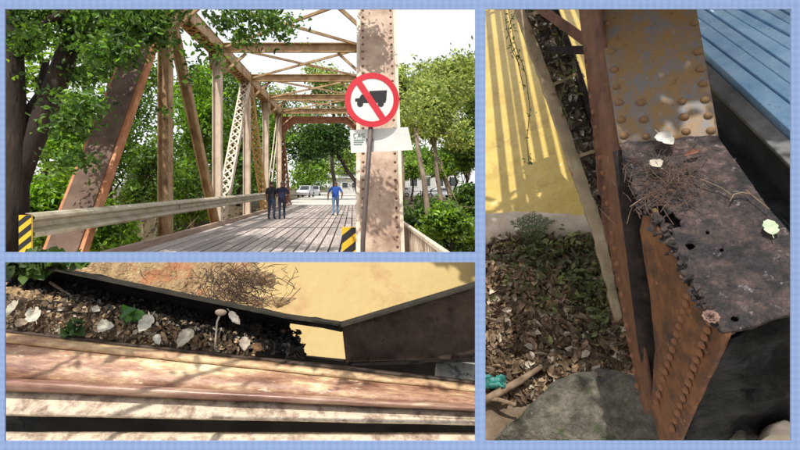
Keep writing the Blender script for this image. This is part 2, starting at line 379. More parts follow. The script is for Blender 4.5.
# top struts, portal beams, sway knees, lateral bracing
for i in range(1, NP):
    y = panel(i); m = MB(); zt = ZT + 0.05
    m.beam(br((XL + 0.3, y, zt)), br((XR - 0.3, y, zt)), 0.34, 0.03, (0, 0, 1)); 
    for dz in (-0.17, 0.17): m.beam(br((XL + 0.3, y - 0.07, zt + dz)), br((XR - 0.3, y - 0.07, zt + dz)), 0.03, 0.16, (0, 0, 1))
    put(m, 'top_strut', M_TAN)
    for s, X in ((1, XL), (-1, XR)):
        m = MB(); m.beam(br((X + s * 0.25, y, zt - 1.0)), br((X + s * 1.15, y, zt - 0.2)), 0.10, 0.10, (0, 1, 0)); put(m, 'knee_brace', M_TAN)
for i in range(1, 5):
    for s in (-1, 1):
        a, b = (XL, XR) if s > 0 else (XR, XL); m = MB()
        dz = 0.05 * s
        m.beam(br((a + 0.3 * s, panel(i) + 0.1, ZT + 0.1 + dz)), br((b - 0.3 * s, panel(i + 1) - 0.1, ZT + 0.1 + dz)), 0.09, 0.08, (0, 0, 1)); put(m, 'lateral_brace', M_TAN)
# far portal
m = MB(); yp = panel(5) + 0.25
m.beam(br((XL + 0.2, yp, ZT - 0.55)), br((XR - 0.2, yp, ZT - 0.55)), 0.5, 0.06, (0, 0, 1))
for s, X in ((1, XL), (-1, XR)):
    m.prism([br((X + s * 0.2, yp - 0.03, ZT - 0.8)), br((X + s * 1.2, yp - 0.03, ZT - 0.8)), br((X + s * 0.8, yp - 0.03, ZT - 1.05)), br((X + s * 0.45, yp - 0.03, ZT - 1.4)), br((X + s * 0.2, yp - 0.03, ZT - 1.9))], (0, 0.05, 0))
put(m, 'portal_beam', M_PORTAL)
# deck
dk = MB()
for i in range(NP * 2 + 1): dk.beam(br((XL + 0.2, Y0 + 0.1 + i * 2.49, -0.32)), br((XR - 0.2, Y0 + 0.1 + i * 2.49, -0.32)), 0.4, 0.2, (0, 0, 1))
for k in range(9): dk.beam(br((-5.0 + k * 0.64, Y0 + 0.02, -0.13)), br((-5.0 + k * 0.64, panel(NP) - 0.02, -0.13)), 0.15, 0.12)
deck = put(dk, 'deck_frame', M_DARKSTEEL)
NPL = 20; xw = (0.22 - (-5.12)) / NPL
plank_me = {}
for k in range(NPL):
    yy = Y0 + 0.05 - (0.0 if k % 2 else 2.0) * 0; cuts = [Y0 + 0.05]
    while cuts[-1] < panel(NP) - 0.3:
        cuts.append(min(panel(NP) - 0.02, cuts[-1] + R.choice((4.2, 5.1, 6.0))))
    for a, b in zip(cuts[:-1], cuts[1:]):
        L = round(b - a - 0.03, 2)
        if L < 0.2: continue
        if L not in plank_me:
            q = MB(); w = xw / 2 - 0.022; q.box((0, 0, 0), (w, L / 2, 0.035)); o = q.build('plank', M_PLANK, deck); plank_me[L] = o.data
        else: o = mk('plank', plank_me[L], deck)
        o.location = br((-5.12 + xw * (k + 0.5), (a + b) / 2, -0.032 + R.uniform(-0.008, 0.008))); o.rotation_euler = (0, R.uniform(-.012, .012), R.uniform(-.0008, .0008))
for X in (-5.2, 0.3):
    m = MB(); m.beam(br((X, Y0 + 0.1, 0.06)), br((X, panel(NP) - 0.1, 0.06)), 0.14, 0.2, (1, 0, 0)); put(m, 'curb', M_CURB, bevel=0.015)
for X in (XL, XR):
    m = MB(); m.box(br((X, panel(NP), -1.2)), (0.6, 0.5, 0.8)); m.box(br((X, Y0 + 0.2, -1.2)), (0.6, 0.5, 0.7)); put(m, 'bearing_block', M_ROAD)
tag(bridge, 'tan riveted steel through truss bridge with a plank deck', 'bridge')

# guardrail with striped end marker
gr = empty('guardrail', (-4.92, 6.8, 0))
prof = [(-0.03, 1.03), (0.07, 1.015), (0.12, 0.975), (0.12, 0.935), (-0.03, 0.88), (-0.03, 0.80), (0.12, 0.735), (0.12, 0.695), (0.07, 0.655), (-0.03, 0.64)]
def rail_pt(t, o, z):
    return Vector((-0.16 * t + o, 27.0 * t, z + 0.075 + 0.10 * t))
m = MB(); m.grid([[rail_pt(i / 14, o, z) for i in range(15)] for o, z in prof])
ro = m.build('rail_beam', M_GALV, gr, smooth=False); sm = ro.modifiers.new('thick', 'SOLIDIFY'); sm.thickness = 0.008
for i in range(1, 6):
    m = MB(); t = (panel(i) - 6.8 - 0.02) / 27.0; b = rail_pt(t, -0.09, 0); m.box((b.x - 0.06, b.y, 0.93), (0.15, 0.05, 0.09)); m.build('bracket', M_GALV, gr)
tag(gr, 'long corrugated galvanised guardrail along the plank deck', 'guardrail')

def hazard(name, loc, w, h, base_h, label, flip=1, nst=4, thick=0.03, cat='hazard marker'):
    root = empty(name, loc)
    m = MB(); m.box((0, thick / 2 + 0.003, base_h + h / 2), (w / 2, thick / 2, h / 2)); m.build('panel', M_YELLOW, root)
    step = h / nst
    for i in range(-1, nst + 1):                      # black slanting bars, clipped to the panel
        z0 = base_h + i * step; bar = step * 0.5; sl = w * 0.8 * flip
        n = 8; top = []; bot = []
        for j in range(n + 1):
            x = -w / 2 + w * j / n; zc = z0 + sl * (j / n) + (0 if flip > 0 else w * 0.8)
            lo = max(base_h, zc); hi = min(base_h + h, zc + bar)
            if hi - lo > 0.002: top.append((x, 0.0, hi)); bot.append((x, 0.0, lo))
        if len(top) > 1:
            q = MB(); q.prism(bot + top[::-1], (0, 0.003, 0)); q.build('stripe', M_BLACK, root)
    if base_h > 0:
        q = MB(); q.box((0, thick + 0.03, (base_h + h) / 2 - 0.02), (0.04, 0.025, (base_h + h) / 2 - 0.02)); q.build('post', M_GALV, root)
    tag(root, label, cat); return root
hazard('hazard_marker', (-4.90, 6.72, 0), 0.19, 0.72, 0.36, 'tall narrow yellow and black striped marker at the guardrail end', 1, 4)
hz = hazard('hazard_marker', (-0.055, 9.0, 0.002), 0.34, 0.66, 0.03, 'yellow and black striped block at the foot of the riveted post', 1, 2, thick=0.10)

# no-trucks sign on leaning pole
SY = 6.2
sg = empty('road_sign', (P(362, 300, SY).x, SY, 0))
def sgl(p): return Vector(p) - Vector(sg.location)
m = MB(); m.tube([sgl((sg.location.x, SY + 0.04, 0)), sgl(P(363, 240, SY + 0.04)), sgl(P(373, 95, SY + 0.04))], 0.034, 10); m.build('pole', M_SIGNPOLE, sg, smooth=True)
C0 = P(372, 100, SY); rs = 27.2 / F * SY
def disc(mb, c, r0, r1, y, n=48, th=0.004):
    for i in range(n):
        a, b = 2 * math.pi * i / n, 2 * math.pi * (i + 1) / n
        def q(r, t): return sgl((c.x + r * math.cos(t), y, c.z + r * math.sin(t)))
        if r0 > 0: mb.prism([q(r0, a), q(r1, a), q(r1, b), q(r0, b)], (0, th, 0))
    if r0 == 0: mb.prism([sgl((c.x + r1 * math.cos(2 * math.pi * i / n), y, c.z + r1 * math.sin(2 * math.pi * i / n))) for i in range(n)], (0, th, 0))
m = MB(); disc(m, C0, 0, rs * 0.985, SY, th=0.004); m.build('sign_face', M_WHITE, sg)
m = MB(); disc(m, C0, rs * 0.79, rs, SY - 0.006, th=0.005); m.build('ring', M_RED, sg)
def sp(u, v, y): return sgl((C0.x + u * rs, y, C0.z + v * rs))
m = MB()
m.prism([sp(-.08, -.03, SY - .004), sp(.52, -.02, SY - .004), sp(.55, .36, SY - .004), sp(-.1, .33, SY - .004)], (0, .003, 0))   # box body
m.prism([sp(-.62, -.06, SY - .004), sp(-.10, -.06, SY - .004), sp(-.10, .05, SY - .004), sp(-.28, .20, SY - .004), sp(-.40, .20, SY - .004), sp(-.46, .07, SY - .004), sp(-.62, .05, SY - .004)], (0, .003, 0))
m.prism([sp(-.5, -.11, SY - .004), sp(.5, -.10, SY - .004), sp(.5, -.02, SY - .0041), sp(-.5, -.06, SY - .0041)], (0, .003, 0))
for u in (-.44, .32):
    m.prism([sp(u + .115 * math.cos(t * math.pi / 9), -.14 + .115 * math.sin(t * math.pi / 9), SY - .0045) for t in range(18)], (0, .003, 0))
m.build('truck_symbol', M_BLACK, sg)
m = MB(); m.prism([sp(-.40, .72, SY - .0085), sp(-.62, .56, SY - .0085), sp(.37, -.76, SY - .0085), sp(.56, -.62, SY - .0085)][::1], (0, .003, 0)); 
m.v = []; m.f = []; m.m = []
d0 = Vector((-.50, .66)); d1 = Vector((.42, -.72)); nn = Vector((.83, .55)).normalized() * 0.115
m.prism([sp(d0.x - nn.x, d0.y - nn.y, SY - .0085), sp(d0.x + nn.x, d0.y + nn.y, SY - .0085), sp(d1.x + nn.x, d1.y + nn.y, SY - .0085), sp(d1.x - nn.x, d1.y - nn.y, SY - .0085)], (0, .003, 0)); m.build('diagonal_bar', M_RED, sg)
tag(sg, 'round no trucks sign with red ring and slash on a leaning grey pole', 'road sign')
# white board tied behind the pole
SB = SY + 0.085
wb = empty('notice_board', P(380, 153, SB))
def wl_(p): return Vector(p) - Vector(wb.location)
m = MB(); m.prism([wl_(P(350, 130, SB)), wl_(P(408, 127, SB)), wl_(P(413, 150, SB)), wl_(P(351, 153, SB))], (0, 0.012, 0)); m.build('board', M_WHITE, wb)
def glyph(mb, strokes, x0, y0, w, h, Yd, t=0.7):
    for (a, b, c, d) in strokes:
        mb.beam(wl_(P(x0 + a * w, y0 + b * h, Yd)), wl_(P(x0 + c * w, y0 + d * h, Yd)), t / F * Yd, 0.002, (0, 1, 0) if False else (1, 0, 1))
m = MB()
for (x0, st) in ((353.5, [(1, 0.1, .2, 0), (.2, 0, 0, .5), (0, .5, .2, 1), (.2, 1, 1, .9)]), (357.5, [(0, 1, .5, 0), (.5, 0, 1, 1), (.2, .6, .8, .6)]), (361.5, [(1, 0, .1, .1), (.1, .1, .1, .45), (.1, .45, .95, .55), (.95, .55, .95, .9), (.95, .9, 0, 1)])):
    glyph(m, st, x0, 133.5, 3, 4.5, SB - 0.004)
m.build('lettering', M_GREENPRINT, wb)
m = MB()
for j in range(3): m.beam(wl_(P(353.5, 140 + j * 2.2, SB - 0.004)), wl_(P(365 - j * 1.5, 139.8 + j * 2.2, SB - 0.004)), 0.9 / F * SB, 0.002, (0, 0, 1))
m.build('print_band', M_GREENPRINT, wb)
m = MB(); m.box(wl_(P(369.5, 140, SB - 0.012)), (0.05, 0.012, 0.02)); m.build('bracket', M_SIGNPOLE, wb)
tag(wb, 'blank white notice board with small green print below the round sign', 'notice board')

# ribbed railing on the right approach
fn = empty('parapet_fence', (1.15, 5.0, 0))
m = MB(); m.beam((0, 0, 0.68), (0, 9, 0.68), 0.08, 0.05); m.beam((0, 0, 0.05), (0, 9, 0.05), 0.06, 0.06); m.build('rail', M_TANP, fn)
m = MB(); m.beam((0.015, 0, 0.36), (0.015, 9, 0.36), 0.012, 0.58); m.build('sheet', M_TAN, fn)
for i in range(37): m = MB(); m.beam((-0.015, 0.05 + i * 0.24, 0.05), (-0.015, 0.05 + i * 0.24, 0.66), 0.035, 0.035); m.build('rib', M_TANP, fn)
tag(fn, 'low tan metal fence with upright ribs beside the riveted post', 'fence')

# ------------------------------------------------------------------ PLACE 1: people on the deck
M_SKIN = plain('skin', (0.30, 0.16, 0.10), 0.55)
M_HAIR = plain('dark_hair', (0.012, 0.010, 0.010), 0.6)
M_HAIRG = plain('grey_hair', (0.10, 0.09, 0.085), 0.6)
M_NAVY = plain('navy_cloth', (0.012, 0.018, 0.055), 0.85)
M_BLKSH = plain('black_cloth', (0.014, 0.013, 0.022), 0.85)
M_BLUE = plain('blue_polo', (0.02, 0.085, 0.42), 0.85)
M_DENIM = plain('light_denim', (0.13, 0.22, 0.38), 0.9)
M_DKDENIM = plain('dark_trousers', (0.016, 0.022, 0.045), 0.9)
M_JEAN = plain('blue_jeans', (0.03, 0.05, 0.10), 0.9)
M_SHOE = plain('black_shoe', (0.015, 0.013, 0.012), 0.5)
def person(loc, rz, shirt, trousers, hair, label, stride=0.12, H=1.72, arms=((0.10, 0.05), (-0.06, 0.05)), bend=(0.0, 0.0), group=None, sleeve=0.5):
    """body as one skinned surface: skeleton of joints with radii"""
    root = empty('person', loc, rz); s = H / 1.72
    V = []; E = []; Rr = []
    def j(p, r, par=None):
        V.append(Vector((p[0] * 1.12, p[1], p[2])) * s); Rr.append((r[0] * s * 1.16, r[1] * s * 1.16) if hasattr(r, '__len__') else (r * s * 1.18, r * s * 1.18))
        if par is not None: E.append((par, len(V) - 1))
        return len(V) - 1
    pel = j((0, 0, 0.95), (0.155, 0.115))
    ab = j((0, 0.005, 1.12), (0.145, 0.11), pel); ch = j((0, 0.0, 1.30), (0.165, 0.115), ab); nk0 = j((0, -0.005, 1.43), (0.085, 0.075), ch)
    nk = j((0, 0.01, 1.49), 0.055, nk0); h0 = j((0, 0.02, 1.56), (0.066, 0.082), nk); h1 = j((0, 0.02, 1.64), (0.075, 0.092), h0); h2 = j((0, 0.01, 1.69), (0.05, 0.065), h1)
    for sd_, k in ((-1, 0), (1, 1)):
        f = stride * (1 if k else -1)
        hip = j((sd_ * 0.09, 0, 0.88), 0.085, pel); kn = j((sd_ * 0.095, f * 0.5 + 0.03, 0.49), 0.058, hip)
        an = j((sd_ * 0.10, f - 0.02, 0.09), 0.042, kn); to = j((sd_ * 0.115, f + 0.13, 0.035), 0.036, an)
        sw, out = arms[k]; bd = bend[k]
        sh = j((sd_ * 0.175, -0.005, 1.385), 0.062, ch); el = j((sd_ * (0.225 + out), sw * 0.5 - 0.02, 1.12), 0.045, sh)
        wr = j((sd_ * (0.235 + out - bd * 0.15), sw + 0.03 + bd * 0.25, 0.89 + bd * 0.22), 0.03, el); hd = j((sd_ * (0.235 + out - bd * 0.2), sw + 0.05 + bd * 0.32, 0.82 + bd * 0.22), (0.022, 0.036), wr)
    me = bpy.data.meshes.new('body'); me.from_pydata(V, E, []); o = bpy.data.objects.new('tmp', me); col.objects.link(o)
    sk = o.modifiers.new('skin', 'SKIN'); sk.use_smooth_shade = True; ss = o.modifiers.new('sub', 'SUBSURF'); ss.levels = 2; ss.render_levels = 2
    for i, d in enumerate(me.skin_vertices[0].data): d.radius = Rr[i]; d.use_root = (i == 0)
    dg = bpy.context.evaluated_depsgraph_get(); ev = o.evaluated_get(dg); m2 = bpy.data.meshes.new_from_object(ev)
    bpy.data.objects.remove(o)
    bm = bmesh.new(); bm.from_mesh(m2)
    # fingers: four and a thumb, rooted in each palm
    for k, sd_ in ((0, -1), (1, 1)):
        hd_v = [v for v in range(len(V))]
        base = 8 + k * 8 + 7; palm = V[base]; wrp = V[base - 1]; dirn = (palm - wrp).normalized(); fw = Vector((0, 1, 0)); fw = (fw - dirn * fw.dot(dirn)).normalized(); inn = Vector((-sd_, 0, 0))
        for q in range(5):
            if q == 4: st = palm - dirn * 0.02 + fw * 0.035; mid = st + fw * 0.02 + dirn * 0.03; en = mid + dirn * 0.03 + inn * 0.01
            else: st = palm + dirn * 0.02 + fw * (0.03 - 0.02 * q); mid = st + dirn * (0.04, 0.045, 0.043, 0.034)[q]; en = mid + dirn * 0.025 + inn * 0.02
            fm = MB(); fm.tube([st, mid, en], [0.010, 0.009, 0.007], 5); vv = [bm.verts.new(x) for x in fm.v]
            for f_ in fm.f:
                try: bm.faces.new([vv[i] for i in f_])
                except ValueError: pass
    bm.to_mesh(m2); bm.free()
    for mt in (M_SKIN, shirt, trousers, M_SHOE): m2.materials.append(mt)
    for p in m2.polygons:
        c = p.center / s; p.use_smooth = True
        arm = abs(c.x) > 0.20 + max(0, 1.25 - c.z) * 0.0 and c.z < 1.42
        if c.z > 1.45: i = 0
        elif arm and c.z < 1.42 - sleeve * 0.5 and abs(c.x) > 0.185: i = 0
        elif c.z > 0.93: i = 1
        elif abs(c.x) > 0.2: i = 0
        elif c.z > 0.085: i = 2
        else: i = 3
        p.material_index = i
    body = mk('body', m2, root)
    bm = bmesh.new(); bmesh.ops.create_icosphere(bm, subdivisions=2, radius=1)
    for v in bm.verts: v.co = Vector((v.co.x * 0.082, v.co.y * 0.1 + 0.005, v.co.z * 0.085 + 1.645)) * s
    dele = [f for f in bm.faces if f.calc_center_median().y > 0.04 * s and f.calc_center_median().z < 1.66 * s or f.calc_center_median().z < 1.59 * s]
    bmesh.ops.delete(bm, geom=dele, context='FACES')
    hm = bpy.data.meshes.new('hair'); bm.to_mesh(hm); bm.free(); hm.materials.append(hair); mk('hair', hm, root)
    tag(root, label, 'person', group); return root
def on_deck(x, yfeet): Y = EYE * F / (yfeet - CY); return (P(x, yfeet, Y).x, Y, 0.004)
person(on_deck(335.5, 215.6), 0.1, M_BLUE, M_DENIM, M_HAIRG, 'person in bright blue shirt and light jeans walking alone on the deck', 0.13, 1.80, ((0.02, 0.10), (-0.06, 0.08)), (0.0, 0.2))
person(on_deck(271.5, 219.6), -0.25, M_BLKSH, M_JEAN, M_HAIR, 'person in black clothes standing next to another in navy, arm bent', 0.05, 1.74, ((0.05, 0.02), (0.08, 0.01)), (0.1, 1.0))
person(on_deck(282.0, 219.4), 0.25, M_NAVY, M_DKDENIM, M_HAIRG, 'person in navy short sleeved shirt and dark trousers on the deck', 0.08, 1.74, ((0.06, 0.0), (0.02, 0.06)), (0.9, 0.1))
m = MB(); p = Vector(on_deck(276.6, 219.6)); m.prism([(p.x - .07, p.y + .12, 1.13), (p.x + .07, p.y + .10, 1.13), (p.x + .07, p.y + .02, 1.40), (p.x - .07, p.y + .04, 1.40)], (0, 0.006, 0.002))
tag(m.build('paper_sheet', M_WHITE), 'white paper sheet held between the two dark clothed people', 'paper')

# ------------------------------------------------------------------ PLACE 1: cars and buildings beyond
M_CARW = plain('white_car_paint', (0.72, 0.72, 0.73), 0.25); M_CARS = plain('silver_car_paint', (0.45, 0.46, 0.48), 0.25, 0.4)
M_GLASS = plain('dark_glass', (0.03, 0.035, 0.04), 0.08); M_TYRE = plain('tyre', (0.015, 0.015, 0.016), 0.8); M_RIM = plain('rim', (0.4, 0.4, 0.42), 0.35, 0.7)
M_LAMP = plain('lamp_lens', (0.7, 0.65, 0.6), 0.2); M_TAIL = plain('tail_lens', (0.35, 0.02, 0.02), 0.25)
def car(paint, suv=True):
    root = empty('parked_car'); hh = 1.7 if suv else 1.45
    side = [(-2.15, 0.35), (-2.2, 0.75), (-2.05, 0.98), (-1.1, 1.05), (-0.45, hh - 0.04), (0.3, hh), (1.6, hh - 0.05), (2.05, 1.1), (2.15, 0.7), (2.1, 0.35)]
    m = MB()
    rows = []
    for t, wsc in ((-1, 0.86), (-0.93, 1.0), (0.93, 1.0), (1, 0.86)):
        rows.append([(x * (0.985 if abs(t) == 1 else 1), 0.88 * t * (1.0 if z < 1.1 else 0.80), z) for x, z in side])
    m.grid(rows); m.f.append(tuple(range(10))); m.m.append(0); m.f.append(tuple(range(30, 40))[::-1]); m.m.append(0)
    for i in range(3): m.f.append((i * 10, (i + 1) * 10, (i + 1) * 10 + 9, i * 10 + 9)); m.m.append(0)
    body = m.build('body', paint, root)
    for sy in (-1, 1):
        m = MB(); m.prism([(-0.85, sy * 0.80, 1.10), (1.55, sy * 0.80, 1.10), (1.35, sy * 0.725, hh - 0.14), (-0.40, sy * 0.725, hh - 0.14)], (0, sy * 0.03, 0)); m.build('side_window', M_GLASS, root)
        m = MB(); m.box((-2.13, sy * 0.6, 0.8), (0.06, 0.2, 0.08)); m.build('headlight', M_LAMP, root)
        m = MB(); m.box((2.10, sy * 0.68, 0.95), (0.05, 0.1, 0.14)); m.build('tail_light', M_TAIL, root)
        for wx in (-1.35, 1.3):
            m = MB(); m.tube([(wx, sy * 0.72, 0.34), (wx, sy * 0.90, 0.34)], 0.34, 18); w = m.build('wheel', M_TYRE, root)
            m = MB(); m.tube([(wx, sy * 0.89, 0.34), (wx, sy * 0.91, 0.34)], 0.2, 12); m.build('rim', M_RIM, w)
    m = MB(); m.prism([(-1.06, -0.66, 1.10), (-1.06, 0.66, 1.10), (-0.52, 0.58, hh - 0.11), (-0.52, -0.58, hh - 0.11)], (-0.03, 0, 0.02)); m.build('windscreen', M_GLASS, root)
    m = MB(); m.prism([(2.03, -0.62, 1.15), (2.03, 0.62, 1.15), (1.68, 0.55, hh - 0.14), (1.68, -0.55, hh - 0.14)], (0.03, 0, 0.02)); m.build('rear_window', M_GLASS, root)
    return root
cars = [(-6.9, 66, 1.45, M_CARS, 'silver parked car on the road beyond the bridge', 1), (-6.6, 78, 1.6, M_CARW, 'white parked car behind the silver one beyond the bridge', 1),
        (6.2, 64, 0.1, M_CARW, 'white parked car seen side on behind the riveted post', 0), (11.5, 60, 0.0, M_CARS, 'silver parked car below the tree behind the chain fence', 0)]
for x, y, a, mt, lb, suv in cars:
    c = car(mt, suv); c.location = (x, y, max(0.03, terrain_z(x, y) + 0.03)); c.rotation_euler = (0, 0, a); tag(c, lb, 'car', 'cars parked beyond the bridge')
M_BWALL = plain('pale_building_wall', (0.55, 0.54, 0.52), 0.9); M_ROOF = plain('grey_sheet_roof', (0.5, 0.5, 0.5), 0.6); M_WIN = plain('window_dark', (0.05, 0.06, 0.07), 0.2)
def building(x0, x1, y, h, depth, label, nwin, roof_over=0.5):
    root = empty('building', ((x0 + x1) / 2, y, 0)); w = (x1 - x0) / 2
    m = MB(); m.box((0, depth / 2, h / 2), (w, depth / 2, h / 2)); m.build('wall', M_BWALL, root)
    m = MB(); m.prism([(-w - .4, -roof_over, h + .02), (w + .4, -roof_over, h + .02), (w + .4, depth / 2, h + 1.5), (-w - .4, depth / 2, h + 1.5)], (0, 0, .12)); m.prism([(-w - .4, depth / 2 + .01, h + 1.5), (w + .4, depth / 2 + .01, h + 1.5), (w + .4, depth, h + .02), (-w - .4, depth, h + .02)], (0, 0, .12)); m.build('roof', M_ROOF, root)
    for i in range(nwin):
        xc = -w + (i + 0.5) * 2 * w / nwin
        m = MB(); m.box((xc, -0.03, h * 0.56), (w / nwin * 0.62, 0.03, h * 0.2)); f = m.build('window', M_WHITE, root)
        m = MB(); m.box((xc, -0.07, h * 0.56), (w / nwin * 0.54, 0.012, h * 0.17)); m.build('pane', M_WIN, f)
    tag(root, label, 'building')
building(4.5, 17, 72, 4.2, 9, 'long low pale building behind the trees with a grey roof', 6)
building(-5.0, 1.5, 98, 3.4, 8, 'low pale wall building at the end of the far road', 3)

# ------------------------------------------------------------------ PLACE 1: trees
G1, G2 = (0.045, 0.105, 0.018), (0.12, 0.22, 0.04)
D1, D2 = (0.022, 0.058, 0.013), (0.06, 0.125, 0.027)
B1, B2 = (0.10, 0.22, 0.025), (0.22, 0.36, 0.06)
O1, O2 = (0.13, 0.19, 0.05), (0.34, 0.40, 0.13)
# big dark tree on the left: two leaning trunks and boughs that hang over the bridge mouth
def big_tree():
    base = Vector((-6.75, 8.9, -0.15)); root = empty('large_tree', base); m = MB()
    def T(pts, rad, n=10): m.tube([Vector(p) - base for p in pts], rad, n)
    T([base, P(16, 200, 8.9), P(15, 140, 8.9), P(14, 90, 8.9), P(12, 40, 8.9), P(10, -30, 8.9)], [0.30, 0.23, 0.21, 0.20, 0.19, 0.18])
    T([P(16, 190, 8.95), P(26, 160, 9.0), P(40, 125, 9.1), P(56, 85, 9.2), P(72, 40, 9.3), P(88, -10, 9.4)], [0.2, 0.2, 0.21, 0.22, 0.2, 0.15])
    T([P(30, 140, 9.1), P(30, 110, 9.2), P(40, 95, 9.4), P(46, 60, 9.5)], [0.12, 0.12, 0.10, 0.07], 7)
    T([P(70, 45, 9.3), P(120, 15, 9.2), P(170, -5, 9.2), P(230, -2, 9.1), P(280, 14, 9.0)], [0.14, 0.12, 0.09, 0.06, 0.02], 7)
    T([P(80, 10, 9.3), P(110, 30, 9.0), P(140, 45, 8.8)], [0.09, 0.06, 0.02], 6)
    T([P(12, 60, 8.9), P(50, 20, 8.6), P(110, -10, 8.5)], [0.12, 0.08, 0.04], 6)
    rg = np.random.default_rng(5)
    B = []
    def bl(x, y, Y, r, w, rz=None): B.append((P(x, y, Y), (r, r * 0.8, rz or r * 0.7), w))
    for x, y, r, w in ((28, 20, .42, .6), (62, 14, .45, .9), (98, 20, .5, 1.2), (132, 26, .5, 1.2), (110, 52, .42, .9), (150, 14, .42, .8), (160, 40, .26, .22), (84, 104, .3, .4), (72, 122, .28, .4), (86, 76, .28, .35), (22, 44, .28, .3), (40, 34, .25, .25), (75, 160, .26, .3), (45, 12, .3, .4), (80, 44, .3, .45), (20, 88, .16, .08), (60, 96, .16, .08)):
        bl(x, y, 8.3 + rg.uniform(-.6, .9), r, w)
    for x, y, r, w in ((178, 12, .2, .14), (222, 22, .22, .2), (262, 18, .28, .34), (245, 36, .22, .24), (277, 30, .22, .2), (216, 52, .1, .05), (222, 64, .1, .05), (184, 56, .12, .05), (190, 74, .1, .04), (200, 46, .1, .05), (160, 112, .12, .05), (291, 20, .1, .06), (236, 14, .2, .15)):
        bl(x, y, 8.7 + rg.uniform(-.3, .4), r, w)
    B.append(((-.15, 8.9, 6.45), (.40, .4, .6), 1.9)); B.append(((-.5, 6.5, 5.2), (.42, .45, .35), 1.0)); B.append(((-3.4, 8.0, 6.9), (.9, .9, .4), 1.0)); B.append(((-4.9, 8.2, 7.0), (.9, .9, .5), 1.0))
    T([P(280, 14, 9.0), (-.9, 8.9, 5.9), (-.15, 8.9, 6.5)], [.03, .03, .015], 5); T([P(170, -5, 9.2), (-2.2, 7.8, 5.6), (-.5, 6.5, 5.2)], [.05, .04, .015], 5)
    m.build('trunk', M_BARK, root, smooth=True)
    pts = clump_points(B, 14000, 3, 0.15, 12, 0.1) - np.array(base)
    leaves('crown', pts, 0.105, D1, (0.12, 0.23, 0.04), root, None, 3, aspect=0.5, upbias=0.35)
    # high part of the crown above the frame shades the trunks
    hi = clump_points([((-6.7, 9.2, 7.4), (2.4, 2.0, 1.0), 1), ((-4.4, 8.6, 6.8), (1.5, 1.4, .6), .5)], 5200, 9, 0.3, 22, 0.2) - np.array(base)
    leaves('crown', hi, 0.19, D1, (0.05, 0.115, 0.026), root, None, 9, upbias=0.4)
    tag(root, 'large dark tree with two leaning trunks beside the striped marker', 'tree')
big_tree()
def T(x, y, Y, rpx, c1, c2, label, seed, n=5000, leaf=None, group='trees beyond the bridge', lean=0.0, zbase=None, ry=None, nb=6, bark=None, tr=None, clump=None, name='tree', cat='tree', shell=0.5):
    """tree whose crown centre shows at pixel (x,y) at depth Y, rpx half-width in pixels"""
    c = P(x, y, Y); r = rpx / F * Y; ryy = (ry or rpx * 0.8) / F * Y; rr = random.Random(seed)
    zb = terrain_z(c.x, Y) if zbase is None else zbase
    blobs = [(c + Vector((rr.uniform(-.6, .6) * r, rr.uniform(-.4, .4) * r, rr.uniform(-.65, .6) * ryy)), (r * rr.uniform(.35, .6), r * .5, ryy * rr.uniform(.35, .55)), 1) for _ in range(nb)]
    blobs.append((c, (r * .7, r * .6, ryy * .7), 1.6))
    tree(name, (c.x + lean, Y, zb - 0.05), c + Vector((0, 0, ryy * 0.2)), tr or max(0.05, r * 0.055), blobs, n, leaf or max(0.12, 3.2 / F * Y), c1, c2, label, seed, 8, None, clump or r * 0.13, 24, group, bark=bark, cat=cat, shell=shell)
# bushes left, behind the leaning end post
T(55, 205, 13.0, 48, B1, B2, 'bright green bush filling the gap behind the large dark tree', 21, 6500, 0.16, None, ry=50, name='bush', cat='bush', zbase=-2.8)
T(112, 225, 13.5, 24, B1, B2, 'bright green bush under the guardrail by the brown end post', 22, 2600, 0.13, None, ry=34, name='bush', cat='bush', zbase=-3.4)
T(145, 175, 21.0, 28, G1, (0.11, 0.19, 0.04), 'mid green shrub with pale twigs seen behind the first upright', 23, 2600, 0.22, None, ry=45, name='bush', cat='bush', bark=M_BARKP)
T(190, 195, 24.0, 34, G1, G2, 'open leafy shrub with pale twigs low behind the truss', 24, 2200, 0.24, None, ry=38, name='bush', cat='bush', bark=M_BARKP)
LT = 'trees behind the left truss'
T(40, 60, 22, 60, B1, B2, 'tall sunlit tree behind the large dark tree', 31, 2600, 0.24, LT)
T(105, 150, 27, 55, G1, (0.10, 0.18, 0.03), 'rounded green tree behind the brown leaning end post', 32, 5500, 0.26, LT, ry=55)
T(195, 110, 30, 36, B1, (0.13, 0.23, 0.04), 'bright green tree behind the second truss panel', 33, 5000, 0.28, LT, ry=62)
T(238, 130, 38, 34, D1, G2, 'dark green tree behind the pale laced diagonal', 34, 5000, 0.32, LT, ry=60)
T(205, 170, 44, 48, D1, G2, 'broad dark tree low behind the second truss upright', 35, 5000, 0.36, LT, ry=48)
T(268, 150, 52, 26, G1, B2, 'leafy tree behind the ochre laced diagonal', 36, 3600, 0.42, LT, ry=42)
T(130, 95, 46, 60, D1, G2, 'far tall dark tree beyond the end post', 37, 2600, 0.4, LT, ry=60)
T(215, 92, 42, 44, G1, (0.12, 0.21, 0.04), 'tall leafy tree rising behind the top chord', 38, 6000, 0.34, LT, ry=44)
T(250, 175, 62, 40, D1, G2, 'dark far tree low behind the laced diagonals', 39, 4000, 0.5, LT, ry=36)
T(172, 170, 34, 34, D1, G2, 'shaded tree low between the first two uprights', 40, 4500, 0.3, LT, ry=52)
T(70, 140, 20, 40, B1, (0.13, 0.23, 0.04), 'bright green tree between the dark trunk and the end post', 46, 5500, 0.2, LT, ry=46)
T(120, 60, 24, 44, G1, (0.11, 0.2, 0.03), 'green tree top glimpsed through the hanging boughs', 47, 1700, 0.24, LT, ry=44)
FT = 'trees beyond the bridge'
T(325, 138, 52, 36, D1, D2, 'dark overhanging tree framed by the far portal', 41, 6000, 0.4, FT, ry=22, lean=4.5)
